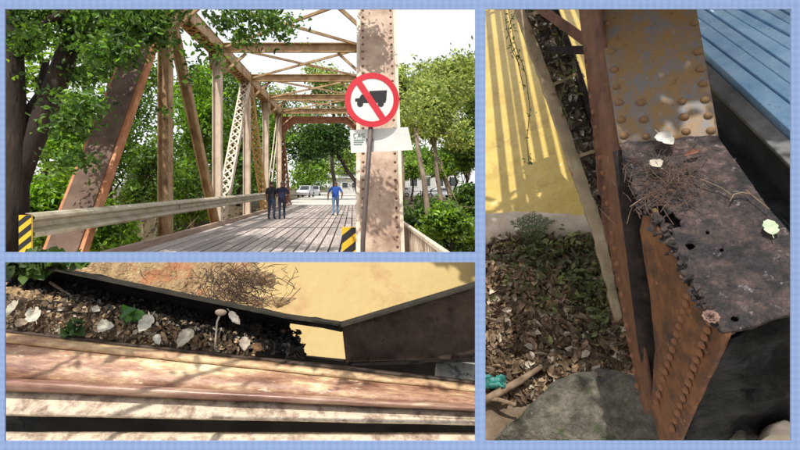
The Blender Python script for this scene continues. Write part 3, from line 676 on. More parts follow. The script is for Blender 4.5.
T(310, 168, 92, 26, G1, B2, 'light green tree behind the parked cars', 42, 3600, 0.6, FT, ry=24)
T(345, 160, 100, 26, B1, O2, 'yellowish tree behind the low pale wall building', 43, 3200, 0.6, FT, ry=24)
T(335, 96, 70, 32, G1, O2, 'sunlit tree top rising over the far portal beam', 44, 4200, 0.5, FT, ry=30)
T(285, 108, 74, 30, G1, O2, 'green tree top behind the far top struts', 45, 3600, 0.5, FT, ry=36)
RT = 'trees right of the riveted post'
T(432, 108, 27, 42, O1, O2, 'olive sunlit tree with thin leaning trunk beside the round sign', 51, 8500, 0.22, RT, ry=42, lean=0.3, bark=M_BARKP, tr=0.16, nb=9)
T(478, 118, 36, 26, O1, B2, 'olive tree standing behind the thin trunked one', 52, 3600, 0.3, RT, ry=36)
T(455, 160, 34, 26, G1, B2, 'light green low tree in front of the pale building', 53, 3600, 0.26, RT, ry=18)
T(400, 130, 60, 16, O1, O2, 'yellow green tree peeping past the edge of the riveted post', 54, 2400, 0.4, RT, ry=26)
T(445, 85, 34, 44, O1, O2, 'tall olive crown rising over the slender tree', 58, 8000, 0.28, RT, ry=34, bark=M_BARKP)
T(465, 150, 30, 22, G1, (0.14, 0.22, 0.05), 'green leafy tree before the far bank fence', 59, 4000, 0.24, RT, ry=24)
T(404, 100, 38, 24, O1, O2, 'loose olive crown showing past the edge of the riveted post', 65, 4000, 0.3, RT, ry=40, bark=M_BARKP)
T(470, 82, 40, 26, O1, O2, 'high olive crown behind the slender tree', 66, 4200, 0.32, RT, ry=30, bark=M_BARKP)
T(425, 160, 50, 30, G1, B2, 'low green tree before the pale building and cars', 67, 3600, 0.34, RT, ry=12)
T(412, 168, 46, 18, O1, B2, 'small olive tree close to the edge of the riveted post', 60, 2400, 0.34, RT, ry=16)
T(440, 238, 20, 34, D1, G1, 'shaded bush low on the bank behind the ribbed fence', 62, 3600, 0.2, None, ry=20, name='bush', cat='bush', zbase=-4.2)
T(410, 232, 17, 20, D1, G1, 'shaded bush just behind the ribbed fence', 63, 2600, 0.16, None, ry=18, name='bush', cat='bush', zbase=-4.2)
T(474, 232, 16, 18, G1, B2, 'leafy bush at the outer end of the ribbed fence', 64, 2600, 0.16, None, ry=20, name='bush', cat='bush', zbase=-3.6)
T(452, 222, 15, 28, G1, B2, 'bright green bush below the trees near the ribbed fence', 55, 3600, 0.16, None, ry=24, name='bush', cat='bush', zbase=-3.6)
T(420, 215, 24, 36, D1, G2, 'dark green bush on the shaded bank', 56, 3600, 0.24, None, ry=26, name='bush', cat='bush')
T(470, 205, 26, 22, D1, G2, 'dense dark bush on the bank below the olive trees', 57, 2600, 0.24, None, ry=30, name='bush', cat='bush')
# bare pale branches of a dry shrub behind the guardrail
def bare(name, base, n, L, r, label, seed, mat=None):
    root = empty(name, base); rr = random.Random(seed); m = MB()
    for i in range(n):
        d = Vector((rr.uniform(-1, 1), rr.uniform(-.6, .6), rr.uniform(.5, 1.4))).normalized() * L * rr.uniform(.6, 1)
        pp = limb_path((0, 0, 0), d, 5, .35, seed * 50 + i); m.tube(pp, [r * (1 - .16 * j) for j in range(6)], 5)
        for k in range(3):
            s0 = pp[rr.choice((2, 3, 4))]; e = s0 + Vector((rr.uniform(-1, 1), rr.uniform(-1, 1), rr.uniform(-.2, 1))).normalized() * L * .35
            m.tube(limb_path(s0, e, 3, .3, seed * 70 + i * 3 + k), [r * .45, r * .38, r * .3, r * .15], 4)
    m.build('branches', mat or M_BARKP, root, smooth=True); tag(root, label, 'shrub'); return root
bare('dry_shrub', (-6.6, 16, -4.1), 12, 5.2, 0.045, 'bare pale branched shrub rising beside the bridge behind the guardrail', 3)
bare('dry_shrub', (5.2, 24.5, -4.0), 7, 9.0, 0.05, 'bare pale branches among the olive tree right of the post', 8)
m = MB(); tp = [Vector((6.2, 22, -4.2)), P(436, 245, 22), P(428, 215, 22), P(424, 180, 22), P(418, 150, 22.3), P(415, 120, 22.6)]
ft = empty('slender_tree', tp[0]); m.tube([q - tp[0] for q in tp], [.16, .15, .14, .13, .11, .08], 8); m.build('trunk', M_BARKP, ft, smooth=True)
leaves('crown', clump_points([(P(415, 112, 22.6), (1.1, 1.0, .9), 1)], 900, 77, .25, 16) - np.array(tp[0]), .2, O1, O2, ft, None, 77)
tag(ft, 'slender tree with a pale bent trunk rising right of the ribbed fence', 'tree')
# chain of posts behind the right bank
fb = empty('bank_fence', (4.5, 40.5, 0))
for i in range(9): q = MB(); q.box((i * 1.6, 0, .55), (.04, .04, .62)); q.build('post', M_DARKSTEEL, fb)
for z in (.35, .75, 1.1): q = MB(); q.beam((0, -.045, z), (12.8, -.045, z), .05, .02, (0, 0, 1)); q.build('rail', M_DARKSTEEL, fb)
tag(fb, 'dark rail fence on top of the far bank before the parked cars', 'fence')

# ------------------------------------------------------------------ tools for the two close-up places
from mathutils.geometry import delaunay_2d_cdt
def inside(x, y, poly):
    c = False; n = len(poly); j = n - 1
    for i in range(n):
        xi, yi = poly[i]; xj, yj = poly[j]
        if (yi > y) != (yj > y) and x < (xj - xi) * (y - yi) / (yj - yi) + xi: c = not c
        j = i
    return c
def resample(poly, step, jag=0.0, seed=0, jag_edges=None):
    r = random.Random(seed); out = []; n = len(poly)
    for i in range(n):
        a = Vector(poly[i]); b = Vector(poly[(i + 1) % n]); L = (b - a).length; k = max(1, int(L / step)); nrm = Vector((-(b - a).y, (b - a).x)).normalized() if L > 0 else Vector((0, 0))
        for q in range(k):
            p = a.lerp(b, q / k)
            if jag and q and (jag_edges is None or i in jag_edges): p = p + nrm * r.gauss(0, jag)
            out.append((p.x, p.y))
    return out
def sheet(name, poly, fn, mat, parent=None, step=5.0, thick=0.01, jag=0.0, jag_edges=None, holes=(), seed=0, smooth=True, inner=None):
    """steel sheet: pixel outline laid on the surface fn(x, y) -> point, meshed, with rusted-out holes, given thickness"""
    b = resample(poly, step, jag, seed, jag_edges); r = random.Random(seed + 1); st = inner or step
    vs_ = [Vector(p) for p in b]; es = [(i, (i + 1) % len(b)) for i in range(len(b))]
    hp = []
    for (hx, hy, hr) in holes:
        k = 12; h = [(hx + hr * r.uniform(.6, 1.25) * math.cos(6.2832 * i / k), hy + hr * r.uniform(.5, 1.1) * math.sin(6.2832 * i / k)) for i in range(k)]
        h = [p for p in h]; o = len(vs_); vs_ += [Vector(p) for p in h]; es += [(o + i, o + (i + 1) % k) for i in range(k)]; hp.append(h)
    x0 = min(p[0] for p in b); x1 = max(p[0] for p in b); y0 = min(p[1] for p in b); y1 = max(p[1] for p in b)
    y = y0 + st / 2
    while y < y1:
        x = x0 + st / 2
        while x < x1:
            px, py = x + r.uniform(-.3, .3) * st, y + r.uniform(-.3, .3) * st
            if inside(px, py, b): vs_.append(Vector((px, py)))
            x += st
        y += st
    vo, _, fo, _, _, _ = delaunay_2d_cdt(vs_, es, [], 0, 1e-5)
    fs = []
    for f in fo:
        cx = sum(vo[i].x for i in f) / len(f); cy = sum(vo[i].y for i in f) / len(f)
        if inside(cx, cy, b) and not any(inside(cx, cy, h) for h in hp): fs.append(tuple(f))
    m = MB(); m.v = [tuple(fn(v.x, v.y)) for v in vo]; m.f = fs; m.m = [0] * len(fs)
    me = bpy.data.meshes.new(name); me.from_pydata(m.v, [], m.f); me.materials.append(mat)
    bm = bmesh.new(); bm.from_mesh(me); bmesh.ops.delete(bm, geom=[v for v in bm.verts if not v.link_faces], context='VERTS')
    for f in bm.faces:
        f.normal_update()
        if f.normal.dot(EYEV - f.calc_center_median()) < 0: f.normal_flip()
        f.smooth = smooth
    bm.to_mesh(me); bm.free()
    o = mk(name, me, parent)
    if thick:
        so_ = o.modifiers.new('thick', 'SOLIDIFY'); so_.thickness = thick; so_.offset = -1
    return o
def plane3(a, b, c):
    n = (b - a).cross(c - a).normalized(); return a, n
def pl_fn(p, n, amp=0.0, sc=8.0, oct_=4):
    n = n if n.dot(EYEV - p) > 0 else -n
    return lambda x, y: (lambda q: q + n * (amp * fbm(q, sc, oct_) if amp else 0))(on_plane(x, y, p, n))
def depth_fn(rows, amp=0.0, sc=8.0):
    """bilinear depth over the pixel box: rows = (x0, y0, x1, y1, d00, d10, d01, d11)"""
    x0, y0, x1, y1, a, b, c, d = rows
    def f(x, y):
        u = (x - x0) / (x1 - x0); v = (y - y0) / (y1 - y0); D = (a * (1 - u) + b * u) * (1 - v) + (c * (1 - u) + d * u) * v
        q = P(x, y, D); return P(x, y, D + (amp * fbm(q, sc) if amp else 0))
    return f
def bar(mb, x0, y0, Y0_, x1, y1, Y1_, wpx, dpt, ref=None):
    a = P(x0, y0, Y0_); b = P(x1, y1, Y1_); v = ((a + b) / 2 - EYEV).normalized(); r = ref or (b - a).cross(v)
    mb.beam(a, b, wpx / F * (Y0_ + Y1_) / 2, dpt, r)
def single_leaf(name, c, size, ang, nrm, colr, label, cat='leaf', group=None, curl=0.25, aspect=0.7, mat=None, notch=0.0):
    """one large leaf: rounded blade with a raised rim and midrib line, resting where it fell"""
    n = Vector(nrm).normalized(); t = n.orthogonal().normalized(); t = Matrix.Rotation(ang, 3, n) @ t; b = n.cross(t)
    m = MB(); rows = []; K = 10
    for i in range(K + 1):
        u = i / K; w = math.sin(math.pi * min(1, u ** 0.8 * 1.0)) ** 0.75 * aspect * 0.5 * (1 + 0.10 * math.sin(9 * u + ang * 5)) * (1 + .12 * math.sin(23 * u + ang * 9)); row = []
        for v in (-1, -.5, 0, .5, 1):
            row.append(t * ((u - .5) * size) + b * (w * size * v) + n * (size * curl * (0.35 * v * v * w / aspect * 2 + 0.5 * (u - .5) ** 2 + 0.03 * math.sin(7 * u + 3 * v))))
        rows.append(row)
    m.grid(rows); m.tube([t * (-.5 * size), t * (-.72 * size) + n * size * .06], size * .02, 5)
    mt = mat or mottled('leaf_' + label[:18].replace(' ', '_'), [(.33, tuple(v * .45 for v in colr)), (.48, tuple(v * .85 for v in colr)), (.7, colr)], scale=45, detail=10, rough=.8, bump=.5, bscale=120, bdist=.003)
    o = m.build(name, mt, None, smooth=True); o.location = c; tag(o, label, cat, group)
    return o

# ------------------------------------------------------------------ PLACE 3: corroded foot of an end post, seen from above
FW3 = Vector((0.53, 0.85, 0)).normalized(); TH = math.radians(46)
UP3 = (Vector((0, 0, 1)) * math.cos(TH) - FW3 * math.sin(TH)).normalized()
G0 = P(570, 420, 2.48)                                       # a point of the bank
M_WATER3 = mottled('sunlit_muddy_water', [(0.3, (0.38, 0.26, 0.055)), (0.7, (0.50, 0.37, 0.10))], scale=2.2, detail=10, rr=.7, rough=0.3, bump=0.6, bscale=9, bdist=0.03, spots=[((.36, .25, .06), 3.5, .58)])
M_SOIL3 = mottled('bank_soil', [(0.25, (0.04, 0.028, 0.018)), (0.5, (0.12, 0.085, 0.055)), (0.75, (0.22, 0.165, 0.115))], scale=5, rough=0.95, bump=0.8, bscale=30, bdist=0.03)
M_SAND3 = mottled('pale_sand', [(0.3, (0.34, 0.27, 0.2)), (0.7, (0.52, 0.45, 0.37))], scale=8, rough=0.95, bump=0.5, bscale=40)
def gz(x, y, dz=0.0): return on_plane(x, y, G0 + UP3 * dz, UP3)
rows = [[gz(x, y, -0.12) for x in range(480, 680, 10)] for y in range(-6, 240, 8)]
m = MB(); m.grid(rows); tag(m.build('river', M_WATER3), 'yellow muddy water beside the corroded post', kind='structure')
rows = [[(lambda q: q + UP3 * (0.10 * fbm(q, 1.6) + 0.03 * fbm(q, 9) - 0.16 * smooth(236, 214, y + 6 * fbm((x * .03, 0, 0)))))(gz(x, y)) for x in range(480, 815, 6)] for y in range(208, 470, 5)]
m = MB(); m.grid(rows); tag(m.build('river_bank', M_SOIL3, smooth=True), 'soil bank under the corroded post', kind='structure')
rows = [[(lambda q: q + UP3 * (0.09 + 0.04 * fbm(q, 5) - 0.22 * max(smooth(222, 206, y), smooth(236, 256, y + .10 * (x - 480)))))(gz(x, y)) for x in range(480, 602, 4)] for y in range(206, 256, 3)]
m = MB(); m.grid(rows); tag(m.build('sand_strip', M_SAND3, smooth=True), 'pale sandy edge of the river below the yellow water', kind='structure')
# leaf litter and low plants
rg = np.random.default_rng(12)
pts = []
for i in range(5200):
    x = rg.uniform(480, 660); y = rg.uniform(240, 400)
    q = gz(x, y); q = q + UP3 * (0.10 * fbm(q, 1.6) + 0.03 * fbm(q, 9) + rg.uniform(0.005, 0.05)); pts.append(q)
tag(leaves('leaf_litter', np.array([tuple(p) for p in pts]), 0.06, (0.06, 0.036, 0.02), (0.26, 0.175, 0.105), None, M_DRYLEAF, 13, aspect=0.55, upbias=0.7, normal=UP3, pale=((0.42, 0.36, 0.28), 0.10)), 'brown fallen leaves covering the bank below the post', 'leaf litter', kind='stuff')
pts = []
for (cx, cy, sx, sy, n, hh) in ((550, 262, 26, 9, 330, .10), (590, 280, 16, 14, 330, .12), (598, 312, 10, 18, 230, .10), (532, 250, 6, 6, 70, .14), (520, 290, 24, 12, 130, .06), (576, 246, 18, 5, 100, .10), (560, 300, 26, 20, 120, .05)):
    for i in range(n):
        x, y = rg.normal(cx, sx), rg.normal(cy, sy)
        if not (482 < x < 640 and 226 < y < 372): continue
        q = gz(x, y); pts.append(tuple(q + UP3 * (0.10 * fbm(q, 1.6) + rg.uniform(0.02, hh))))
tag(leaves('low_plants', np.array(pts), 0.045, (0.05, 0.065, 0.024), (0.19, 0.21, 0.085), None, M_LEAF, 14, aspect=0.45, upbias=0.4, normal=UP3), 'low green weeds growing through the leaf litter', 'plants', kind='stuff')
# fern frond on the sand
fr = empty('fern_plant', gz(532, 252)); fl = Vector(fr.location)
for k in range(7):
    m = MB(); a = gz(532 + k, 252) - fl; tip = gz(514 + k * 7, 222 + abs(k - 3) * 3) + UP3 * .12 - fl; pp = [a.lerp(tip, i / 8) + UP3 * .10 * math.sin(math.pi * i / 8) for i in range(9)]
    m.tube(pp, .004, 4)
    for i in range(1, 9):
        d = (pp[i] - pp[i - 1]).normalized(); s_ = d.cross(UP3)
        for sg_ in (-1, 1): L = .07 * (1 - i / 11); m.prism([pp[i], pp[i] + s_ * sg_ * L * .5 + d * L * .5 + d * .01, pp[i] + s_ * sg_ * L + d * L * .5, pp[i] + s_ * sg_ * L * .5 + d * .01], UP3 * .002)
    m.build('frond', plain('fern_green', (0.07, 0.09, 0.035), 0.7) if k == 0 else bpy.data.materials['fern_green'], fr)
tag(fr, 'small greyish fern at the edge of the pale sand', 'fern')
# slab of rock
M_ROCK = mottled('mossy_rock', [(0.36, (0.025, 0.022, 0.016)), (0.5, (0.085, 0.076, 0.058)), (0.66, (0.18, 0.16, 0.125))], scale=9, detail=15, rr=.8, rough=0.95, bump=1.0, bscale=40, bdist=0.025, spots=[((0.035, 0.05, 0.016), 6, 0.57), ((0.2, 0.19, 0.165), 30, .67)])
def rock(name, outline, fnz, h, label, mat, seed, rings=12, amp=0.05):
    cx = sum(p[0] for p in outline) / len(outline); cy = sum(p[1] for p in outline) / len(outline); ob = resample(outline, 8)
    rows = []
    for k in range(rings + 1):
        t = k / rings
        row = []
        for (x, y) in ob + ob[:1]:
            q = fnz(cx + (x - cx) * (1 - t * .999), cy + (y - cy) * (1 - t * .999)); hh = h * (1 - (1 - t) ** 7) - 0.06 * (1 - t) ** 6
            row.append(q + UP3 * (hh + amp * fbm(q, 2.2 + seed) + amp * .35 * fbm(q, 11)))
        rows.append(row)
    m = MB(); m.grid(rows); bt = [v for v in rows[0][:-1]]; o = m.build(name, mat, None, smooth=True); tag(o, label, 'rock'); return o
rock('rock_slab', [(488, 446), (520, 408), (552, 378), (600, 362), (640, 372), (662, 395), (672, 452), (580, 462)], lambda x, y: gz(x, y), 0.10, 'large mossy grey rock slab lying at the foot of the post', M_ROCK, 1, amp=0.085)
rock('rock', [(752, 448), (762, 428), (782, 421), (800, 424), (806, 448)], lambda x, y: on_plane(x, y, P(775, 435, 1.62), UP3), 0.06, 'pale stone below the black side of the box', M_SAND3, 3, amp=0.02)
rock('rock', [(712, 448), (716, 432), (730, 424), (748, 430), (752, 448)], lambda x, y: on_plane(x, y, P(730, 438, 1.68), UP3), 0.05, 'dark stone beside the orange riveted plate', M_ROCK, 4, amp=0.02)
# litter on the bank: scrap, stick
M_TEAL = mottled('teal_plastic', [(.35, (0.004, 0.05, 0.045)), (.6, (0.01, 0.17, 0.145))], scale=30, rough=0.5, bump=.3)
m = MB(); rr = random.Random(4)
c0 = gz(494, 384, .06); ax = (gz(506, 384) - gz(494, 384)).normalized(); ay = UP3.cross(ax)
m.grid([[c0 + ax * ((i - 5) * .012) + ay * ((j - 3) * .013) + UP3 * (.05 * fbm((i * .35, j * .4, 2)) + .03) for i in range(12)] for j in range(7)])
o = m.build('plastic_scrap', M_TEAL, None, smooth=True); o.modifiers.new('t', 'SOLIDIFY').thickness = .002; tag(o, 'crumpled teal plastic scrap on the soil beside a stick', 'scrap')
M_STICK = mottled('dry_stick', [(0.3, (0.09, 0.055, 0.035)), (0.7, (0.24, 0.17, 0.11))], scale=20, rough=0.9)
for (pts_, r, lb) in (([(482, 402), (500, 392), (520, 381), (542, 366)], .022, 'thick dry stick lying beside the teal scrap'), ([(484, 398), (500, 400), (516, 405)], .013, 'short broken stick lying on the soil next to the thick one')):
    m = MB(); m.tube([gz(x, y, .07) for x, y in pts_], [r, r * 1.05, r * .9, r * .6][:len(pts_)], 8); tag(m.build('stick', M_STICK, None, smooth=True), lb, 'stick')

# the post: everything riveted together is one thing
M3_FACE = mottled('ochre_grey_patina', [(0.34, (0.09, 0.088, 0.10)), (0.44, (0.125, 0.11, 0.105)), (0.50, (0.145, 0.095, 0.05)), (0.58, (0.185, 0.105, 0.03)), (0.70, (0.085, 0.038, 0.016))], scale=13, detail=15, rr=.8, rough=0.6, bump=0.35, bscale=40, stretch=(1.4, 1.4, 0.7), bdist=0.004, spots=[((0.15, 0.145, 0.16), 30, 0.64), ((0.07, 0.03, 0.015), 38, 0.64)])
M3_STRIP = mottled('brown_flange', [(0.3, (0.04, 0.014, 0.008)), (0.5, (0.11, 0.042, 0.019)), (0.75, (0.18, 0.085, 0.04))], scale=9, detail=12, rr=.72, rough=0.7, bump=0.5, spots=[((0.03, 0.015, 0.01), 26, .63)])
M3_PLATE = mottled('corroded_black_plate', [(0.34, (0.006, 0.005, 0.006)), (0.46, (0.018, 0.016, 0.018)), (0.55, (0.052, 0.036, 0.033)), (0.62, (0.115, 0.08, 0.074)), (0.70, (0.14, 0.055, 0.028))], scale=9, detail=14, rough=0.7, bump=1.0, bscale=60, bdist=0.012, rr=0.78, spots=[((0.17, 0.155, 0.16), 22, 0.64), ((0.006, 0.005, 0.006), 34, 0.63)])
M3_ORANGE = mottled('orange_shoe_plate', [(0.36, (0.03, 0.012, 0.006)), (0.48, (0.10, 0.036, 0.012)), (0.58, (0.17, 0.065, 0.02)), (0.72, (0.24, 0.11, 0.04))], scale=8, detail=12, rr=.72, rough=0.7, bump=0.4, bscale=30, spots=[((0.045, 0.02, 0.012), 4, 0.57), ((0.30, 0.15, 0.06), 26, 0.64), ((0.03, 0.014, 0.01), 30, 0.63)])
M3_TAR = mottled('tarred_side', [(0.4, (0.002, 0.002, 0.0025)), (0.58, (0.008, 0.008, 0.010)), (0.7, (0.045, 0.048, 0.058))], scale=5, detail=10, rough=0.55, bump=0.7, bscale=18, bdist=0.02, dist=0.6)
M3_TAR.node_tree.nodes['Principled BSDF'].inputs['Specular IOR Level'].default_value = 0.12
M3_PIPE = mottled('dark_channel', [(0.38, (0.006, 0.005, 0.005)), (0.55, (0.022, 0.016, 0.015)), (0.7, (0.07, 0.04, 0.03))], scale=12, detail=12, rr=.75, rough=0.8, bump=0.8)
M3_PIPE.node_tree.nodes['Principled BSDF'].inputs['Specular IOR Level'].default_value = 0.2
M3_RIVET = mottled('ochre_rivet', [(0.3, (0.07, 0.035, 0.016)), (0.7, (0.24, 0.135, 0.05))], scale=30, rough=0.6, bump=0.3)
M3_RIVETB = mottled('brown_rivet', [(0.3, (0.09, 0.036, 0.016)), (0.7, (0.30, 0.13, 0.055))], scale=30, rough=0.7, bump=0.3)
M2_BLACK = mottled('hole_shade_black', [(.35, (.003, .0025, .0025)), (.7, (.02, .014, .012))], scale=12, rough=.9, bump=.4)  # black that stands for the shade seen through the plate holes
fp = empty('corroded_post', P(690, 440, 1.8)); FL = Vector(fp.location)
def under(o): 
    o.parent = fp; o.matrix_parent_inverse = Matrix.Translation(-FL); return o
PT = P(668, 140, 1.75)                                        # the corroded top plate lies level in this place
TP = lambda x, y: on_plane(x, y, PT, UP3)
fa, fb_, fc = TP(619, 143), TP(718, 135), P(640, 0, 2.12)
face_p, face_n = plane3(fa, fb_, fc)
if face_n.dot(EYEV - face_p) < 0: face_n = -face_n
FACE = lambda x, y: on_plane(x, y, face_p, face_n)
face = under(sheet('cover_plate', [(596, -6), (694, -6), (718.5, 136), (619, 144)], pl_fn(face_p, face_n, 0.004, 5), M3_FACE, None, 8, 0.014, jag=.5, jag_edges=[2]))
bm = bmesh.new(); bmesh.ops.create_icosphere(bm, subdivisions=2, radius=1.0); bmesh.ops.delete(bm, geom=[v for v in bm.verts if v.co.z < -0.15], context='VERTS')
for f in bm.faces: f.smooth = True
rv = bpy.data.meshes.new('rivet'); bm.to_mesh(rv); bm.free(); rv.materials.append(M3_RIVET)
rv2 = rv.copy(); rv2.materials.clear(); rv2.materials.append(M3_RIVETB)
def rivet(p, n, r, me, parent):
    o = mk('rivet', me, parent); q = n.to_track_quat('Z', 'Y')
    o.matrix_parent_inverse = parent.matrix_world.inverted() if False else Matrix.Translation(-FL) if parent is fp else Matrix.Identity(4)
    o.location = p; o.rotation_euler = q.to_euler(); k = R.uniform(.88, 1.1); o.scale = (r * k, r * k, r * .95)
    return o
for (x, y) in ((607, 24), (611, 52), (614, 70), (616, 87), (619, 103), (621, 120), (624, 136), (641, 103), (644, 120), (646, 137), (695, 23), (698, 52), (701, 69), (703, 84), (705, 100), (708, 116), (682, 102), (684, 117), (686, 132), (711, 131)):
    rivet(FACE(x, y), face_n, 4.2 / F * 1.85, rv, face)
# side wall of the post running back from the cover plate
sd_ = [(577, -6, 2.42), (596.5, -6, 2.13), (619, 144, 1.76), (634, 225, 1.82), (651, 330, 1.92), (654, 398, 2.0), (645, 412, 2.06), (636, 372, 2.10), (604, 220, 2.14), (589, 100, 2.28)]
def strip_fn(x, y):
    t = (y + 6) / 420.0; xl = 577 + (y + 6) * .142; w = max(0.0, min(1.0, (x - xl) / 21.0)); D = (2.42 - .35 * t) * (1 - w) + (2.11 - .27 * min(1, t * 1.6) ) * w
    return P(x, y, D + .006 * fbm((x * .05, y * .05, 0)))
strip = under(sheet('side_flange', [(577, -6), (596.5, -6), (618, 144), (627, 225), (640, 320), (652, 405), (644, 414), (634, 372), (603, 220), (589, 100)], strip_fn, M3_STRIP, None, 7, 0.012, jag=.4, jag_edges=[6, 7, 8]))
sn = (EYEV - P(600, 150, 2.1)).normalized()
for i in range(22):
    t = i / 21; x = 588 + 50 * t ** 1.05; y = 66 + 320 * t
    rivet(strip_fn(x, y), sn, 3.3 / F * 2.1, rv2, strip)
# dark channel between the flange and the orange shoe plate
m = MB(); pp = [(622, 150, 1.84), (630, 195, 1.82), (638, 240, 1.80), (645, 300, 1.84), (650, 350, 1.90), (656, 408, 1.98)]
m.tube([P(x, y, d + .03) for x, y, d in pp], [.034, .042, .047, .047, .042, .030], 14); under(m.build('channel', M3_PIPE, None, smooth=True))
# jagged corroded top plate with holes
plate_poly = [(619, 144), (718, 136), (727, 150), (838, 300), (727, 333), (709, 316), (700, 298), (686, 272), (668, 244), (652, 212), (636, 200), (626, 168)]
plate = under(sheet('top_plate', plate_poly, pl_fn(PT, UP3, 0.015, 9, 6), M3_PLATE, None, 4, 0.012, jag=1.5, jag_edges=[4, 5, 6, 7, 8, 9, 10, 11], holes=((690, 246, 5), (673, 222, 10), (735, 318, 4), (660, 210, 8), (668, 236, 6), (722, 248, 2.5), (708, 232, 2.5), (683, 262, 4)), seed=5, inner=4))
under(sheet('hole_shade_sheet', [(630, 160), (716, 148), (800, 260), (800, 300), (728, 322), (700, 286), (655, 205)], pl_fn(PT - UP3 * .05, UP3, .01, 8), M2_BLACK, None, 9, .01))  # black sheet added as the darkness below the rusted-out holes
# ragged flakes curling off the torn edge
fk = MB(); rr = random.Random(3)
for i in range(90):
    t = rr.uniform(0, 1); seg = [(640, 200), (655, 218), (670, 246), (688, 274), (702, 300), (722, 326)]; k = min(4, int(t * 5)); a = Vector(seg[k]).lerp(Vector(seg[k + 1]), t * 5 - k)
    c = TP(a.x + rr.gauss(0, 2.5), a.y + rr.gauss(0, 2.5)) + UP3 * rr.uniform(-.02, .016); s_ = rr.uniform(.006, .018)
    n = (UP3 + Vector((rr.uniform(-1, 1), rr.uniform(-1, 1), rr.uniform(-1, 1))) * .8).normalized(); u = n.orthogonal().normalized(); v = n.cross(u)
    fk.prism([c + (u * math.cos(k2) * rr.uniform(.3, 1.5) + v * math.sin(k2) * rr.uniform(.3, 1.2)) * s_ for k2 in (0, 1.1, 2.0, 3.1, 4.2, 5.2)], n * .005)
o = under(fk.build('rust_flakes', mottled('flaking_rust', [(.4, (.008, .006, .006)), (.55, (.035, .024, .022)), (.7, (.09, .05, .035))], scale=25, rough=.85, bump=.6))); o['kind'] = 'stuff'
# orange shoe plate below the torn edge, double row of rivets
A3, B3, D3 = TP(650, 212), TP(727, 333), P(678, 442, 1.62)
op, on_ = plane3(A3, B3, D3); on_ = on_ if on_.dot(EYEV - op) > 0 else -on_
orange = under(sheet('shoe_plate', [(645, 205), (668, 244), (700, 299), (727, 334), (703, 385), (677, 446), (662, 446), (650, 412), (654, 350), (649, 290), (640, 230)], pl_fn(op, on_, .006, 6), M3_ORANGE, None, 7, 0.014, seed=8))
for i in range(15):
    t = i / 14
    for (x0, y0, x1, y1) in ((712, 296 + 26, 674, 428), (690, 296, 658, 402)):
        rivet(on_plane(x0 + (x1 - x0) * t, y0 + (y1 - y0) * t, op, on_) + on_ * .003, on_, 3.9 / F * 1.5, rv2, orange)
# tarred front side
C3 = TP(838, 300); tp_, tn = plane3(B3 + Vector((.004, 0, -.004)), C3, D3)
under(sheet('front_side', [(727.5, 335), (838, 302), (838, 452), (676, 452), (703, 385)], pl_fn(tp_ + (tp_ - EYEV).normalized() * .028, tn, .028, 7, 5), M3_TAR, None, 7, 0.014, seed=9))
tag(fp, 'rusted riveted foot of a bridge post with a torn black top plate', 'bridge post')

# longitudinal beam and plank deck right of the post
M3_BEAM = mottled('dark_grey_beam', [(0.3, (0.012, 0.014, 0.016)), (0.6, (0.03, 0.034, 0.037)), (0.8, (0.06, 0.065, 0.068))], scale=7, rough=0.65, bump=0.4, spots=[((0.015, 0.015, 0.016), 9, 0.6)])
M3_EDGE = mottled('worn_beam_edge', [(0.35, (0.045, 0.047, 0.05)), (0.7, (0.15, 0.15, 0.15))], scale=9, rough=0.55, bump=0.3)
bmr = empty('edge_beam', P(795, 230, 1.7)); BL = Vector(bmr.location)
def under2(o, e, l): o.parent = e; o.matrix_parent_inverse = Matrix.Translation(-l); return o
DP = P(712, 66, 2.25); DK = lambda x, y: on_plane(x, y, DP, UP3)       # the level of the deck in this place
ea, eb = DK(700, 56), DK(900, 242)
wv = -UP3
def quad_prism(pts, ext): q = MB(); q.prism(pts, ext); return q
ed = (eb - ea).normalized(); inw = UP3.cross(ed).normalized(); inw = inw if inw.x < 0 else -inw
under2(quad_prism([ea, eb, eb + inw * .07, ea + inw * .07], wv * .018).build('top_flange', M3_EDGE, None, bevel=.004), bmr, BL)
under2(quad_prism([ea + wv * .02, eb + wv * .02, eb + wv * .30, ea + wv * .30], -inw * .02).build('web', M3_BEAM), bmr, BL)
under2(quad_prism([ea + wv * .302, eb + wv * .302, eb + wv * .302 + inw * .09, ea + wv * .302 + inw * .09], wv * .02).build('bottom_flange', M3_BEAM), bmr, BL)
under2(quad_prism([P(712, 100, 2.45), P(900, 285, 2.0), P(900, 425, 2.0), P(712, 240, 2.45)], (0, .02, 0)).build('shade_backing', M3_PIPE), bmr, BL)  # dark sheet stands in for the shade in the gap behind the beam
tag(bmr, 'dark steel edge beam between the post and the sky tinted planks', 'beam')
M3_PLANK = mottled('sky_tinted_plank', [(0.3, (0.17, 0.36, 0.62)), (0.5, (0.30, 0.52, 0.78)), (0.72, (0.46, 0.66, 0.86))], scale=9, detail=12, rr=.72, rough=0.5, bump=0.4, bscale=40, rnd=0.15, spots=[((0.05, 0.10, 0.19), 18, .66)])  # blue of the reflected sky is put into the plank colour
dk3 = empty('plank_deck', DK(760, 60)); D3L = Vector(dk3.location)
lines = [(-95, -25), (-76, -12), (-58, 2), (-46, 12), (-36, 22), (-22, 32), (-10, 43), (-1, 58), (8, 75), (22, 93), (37, 112), (52, 142)]
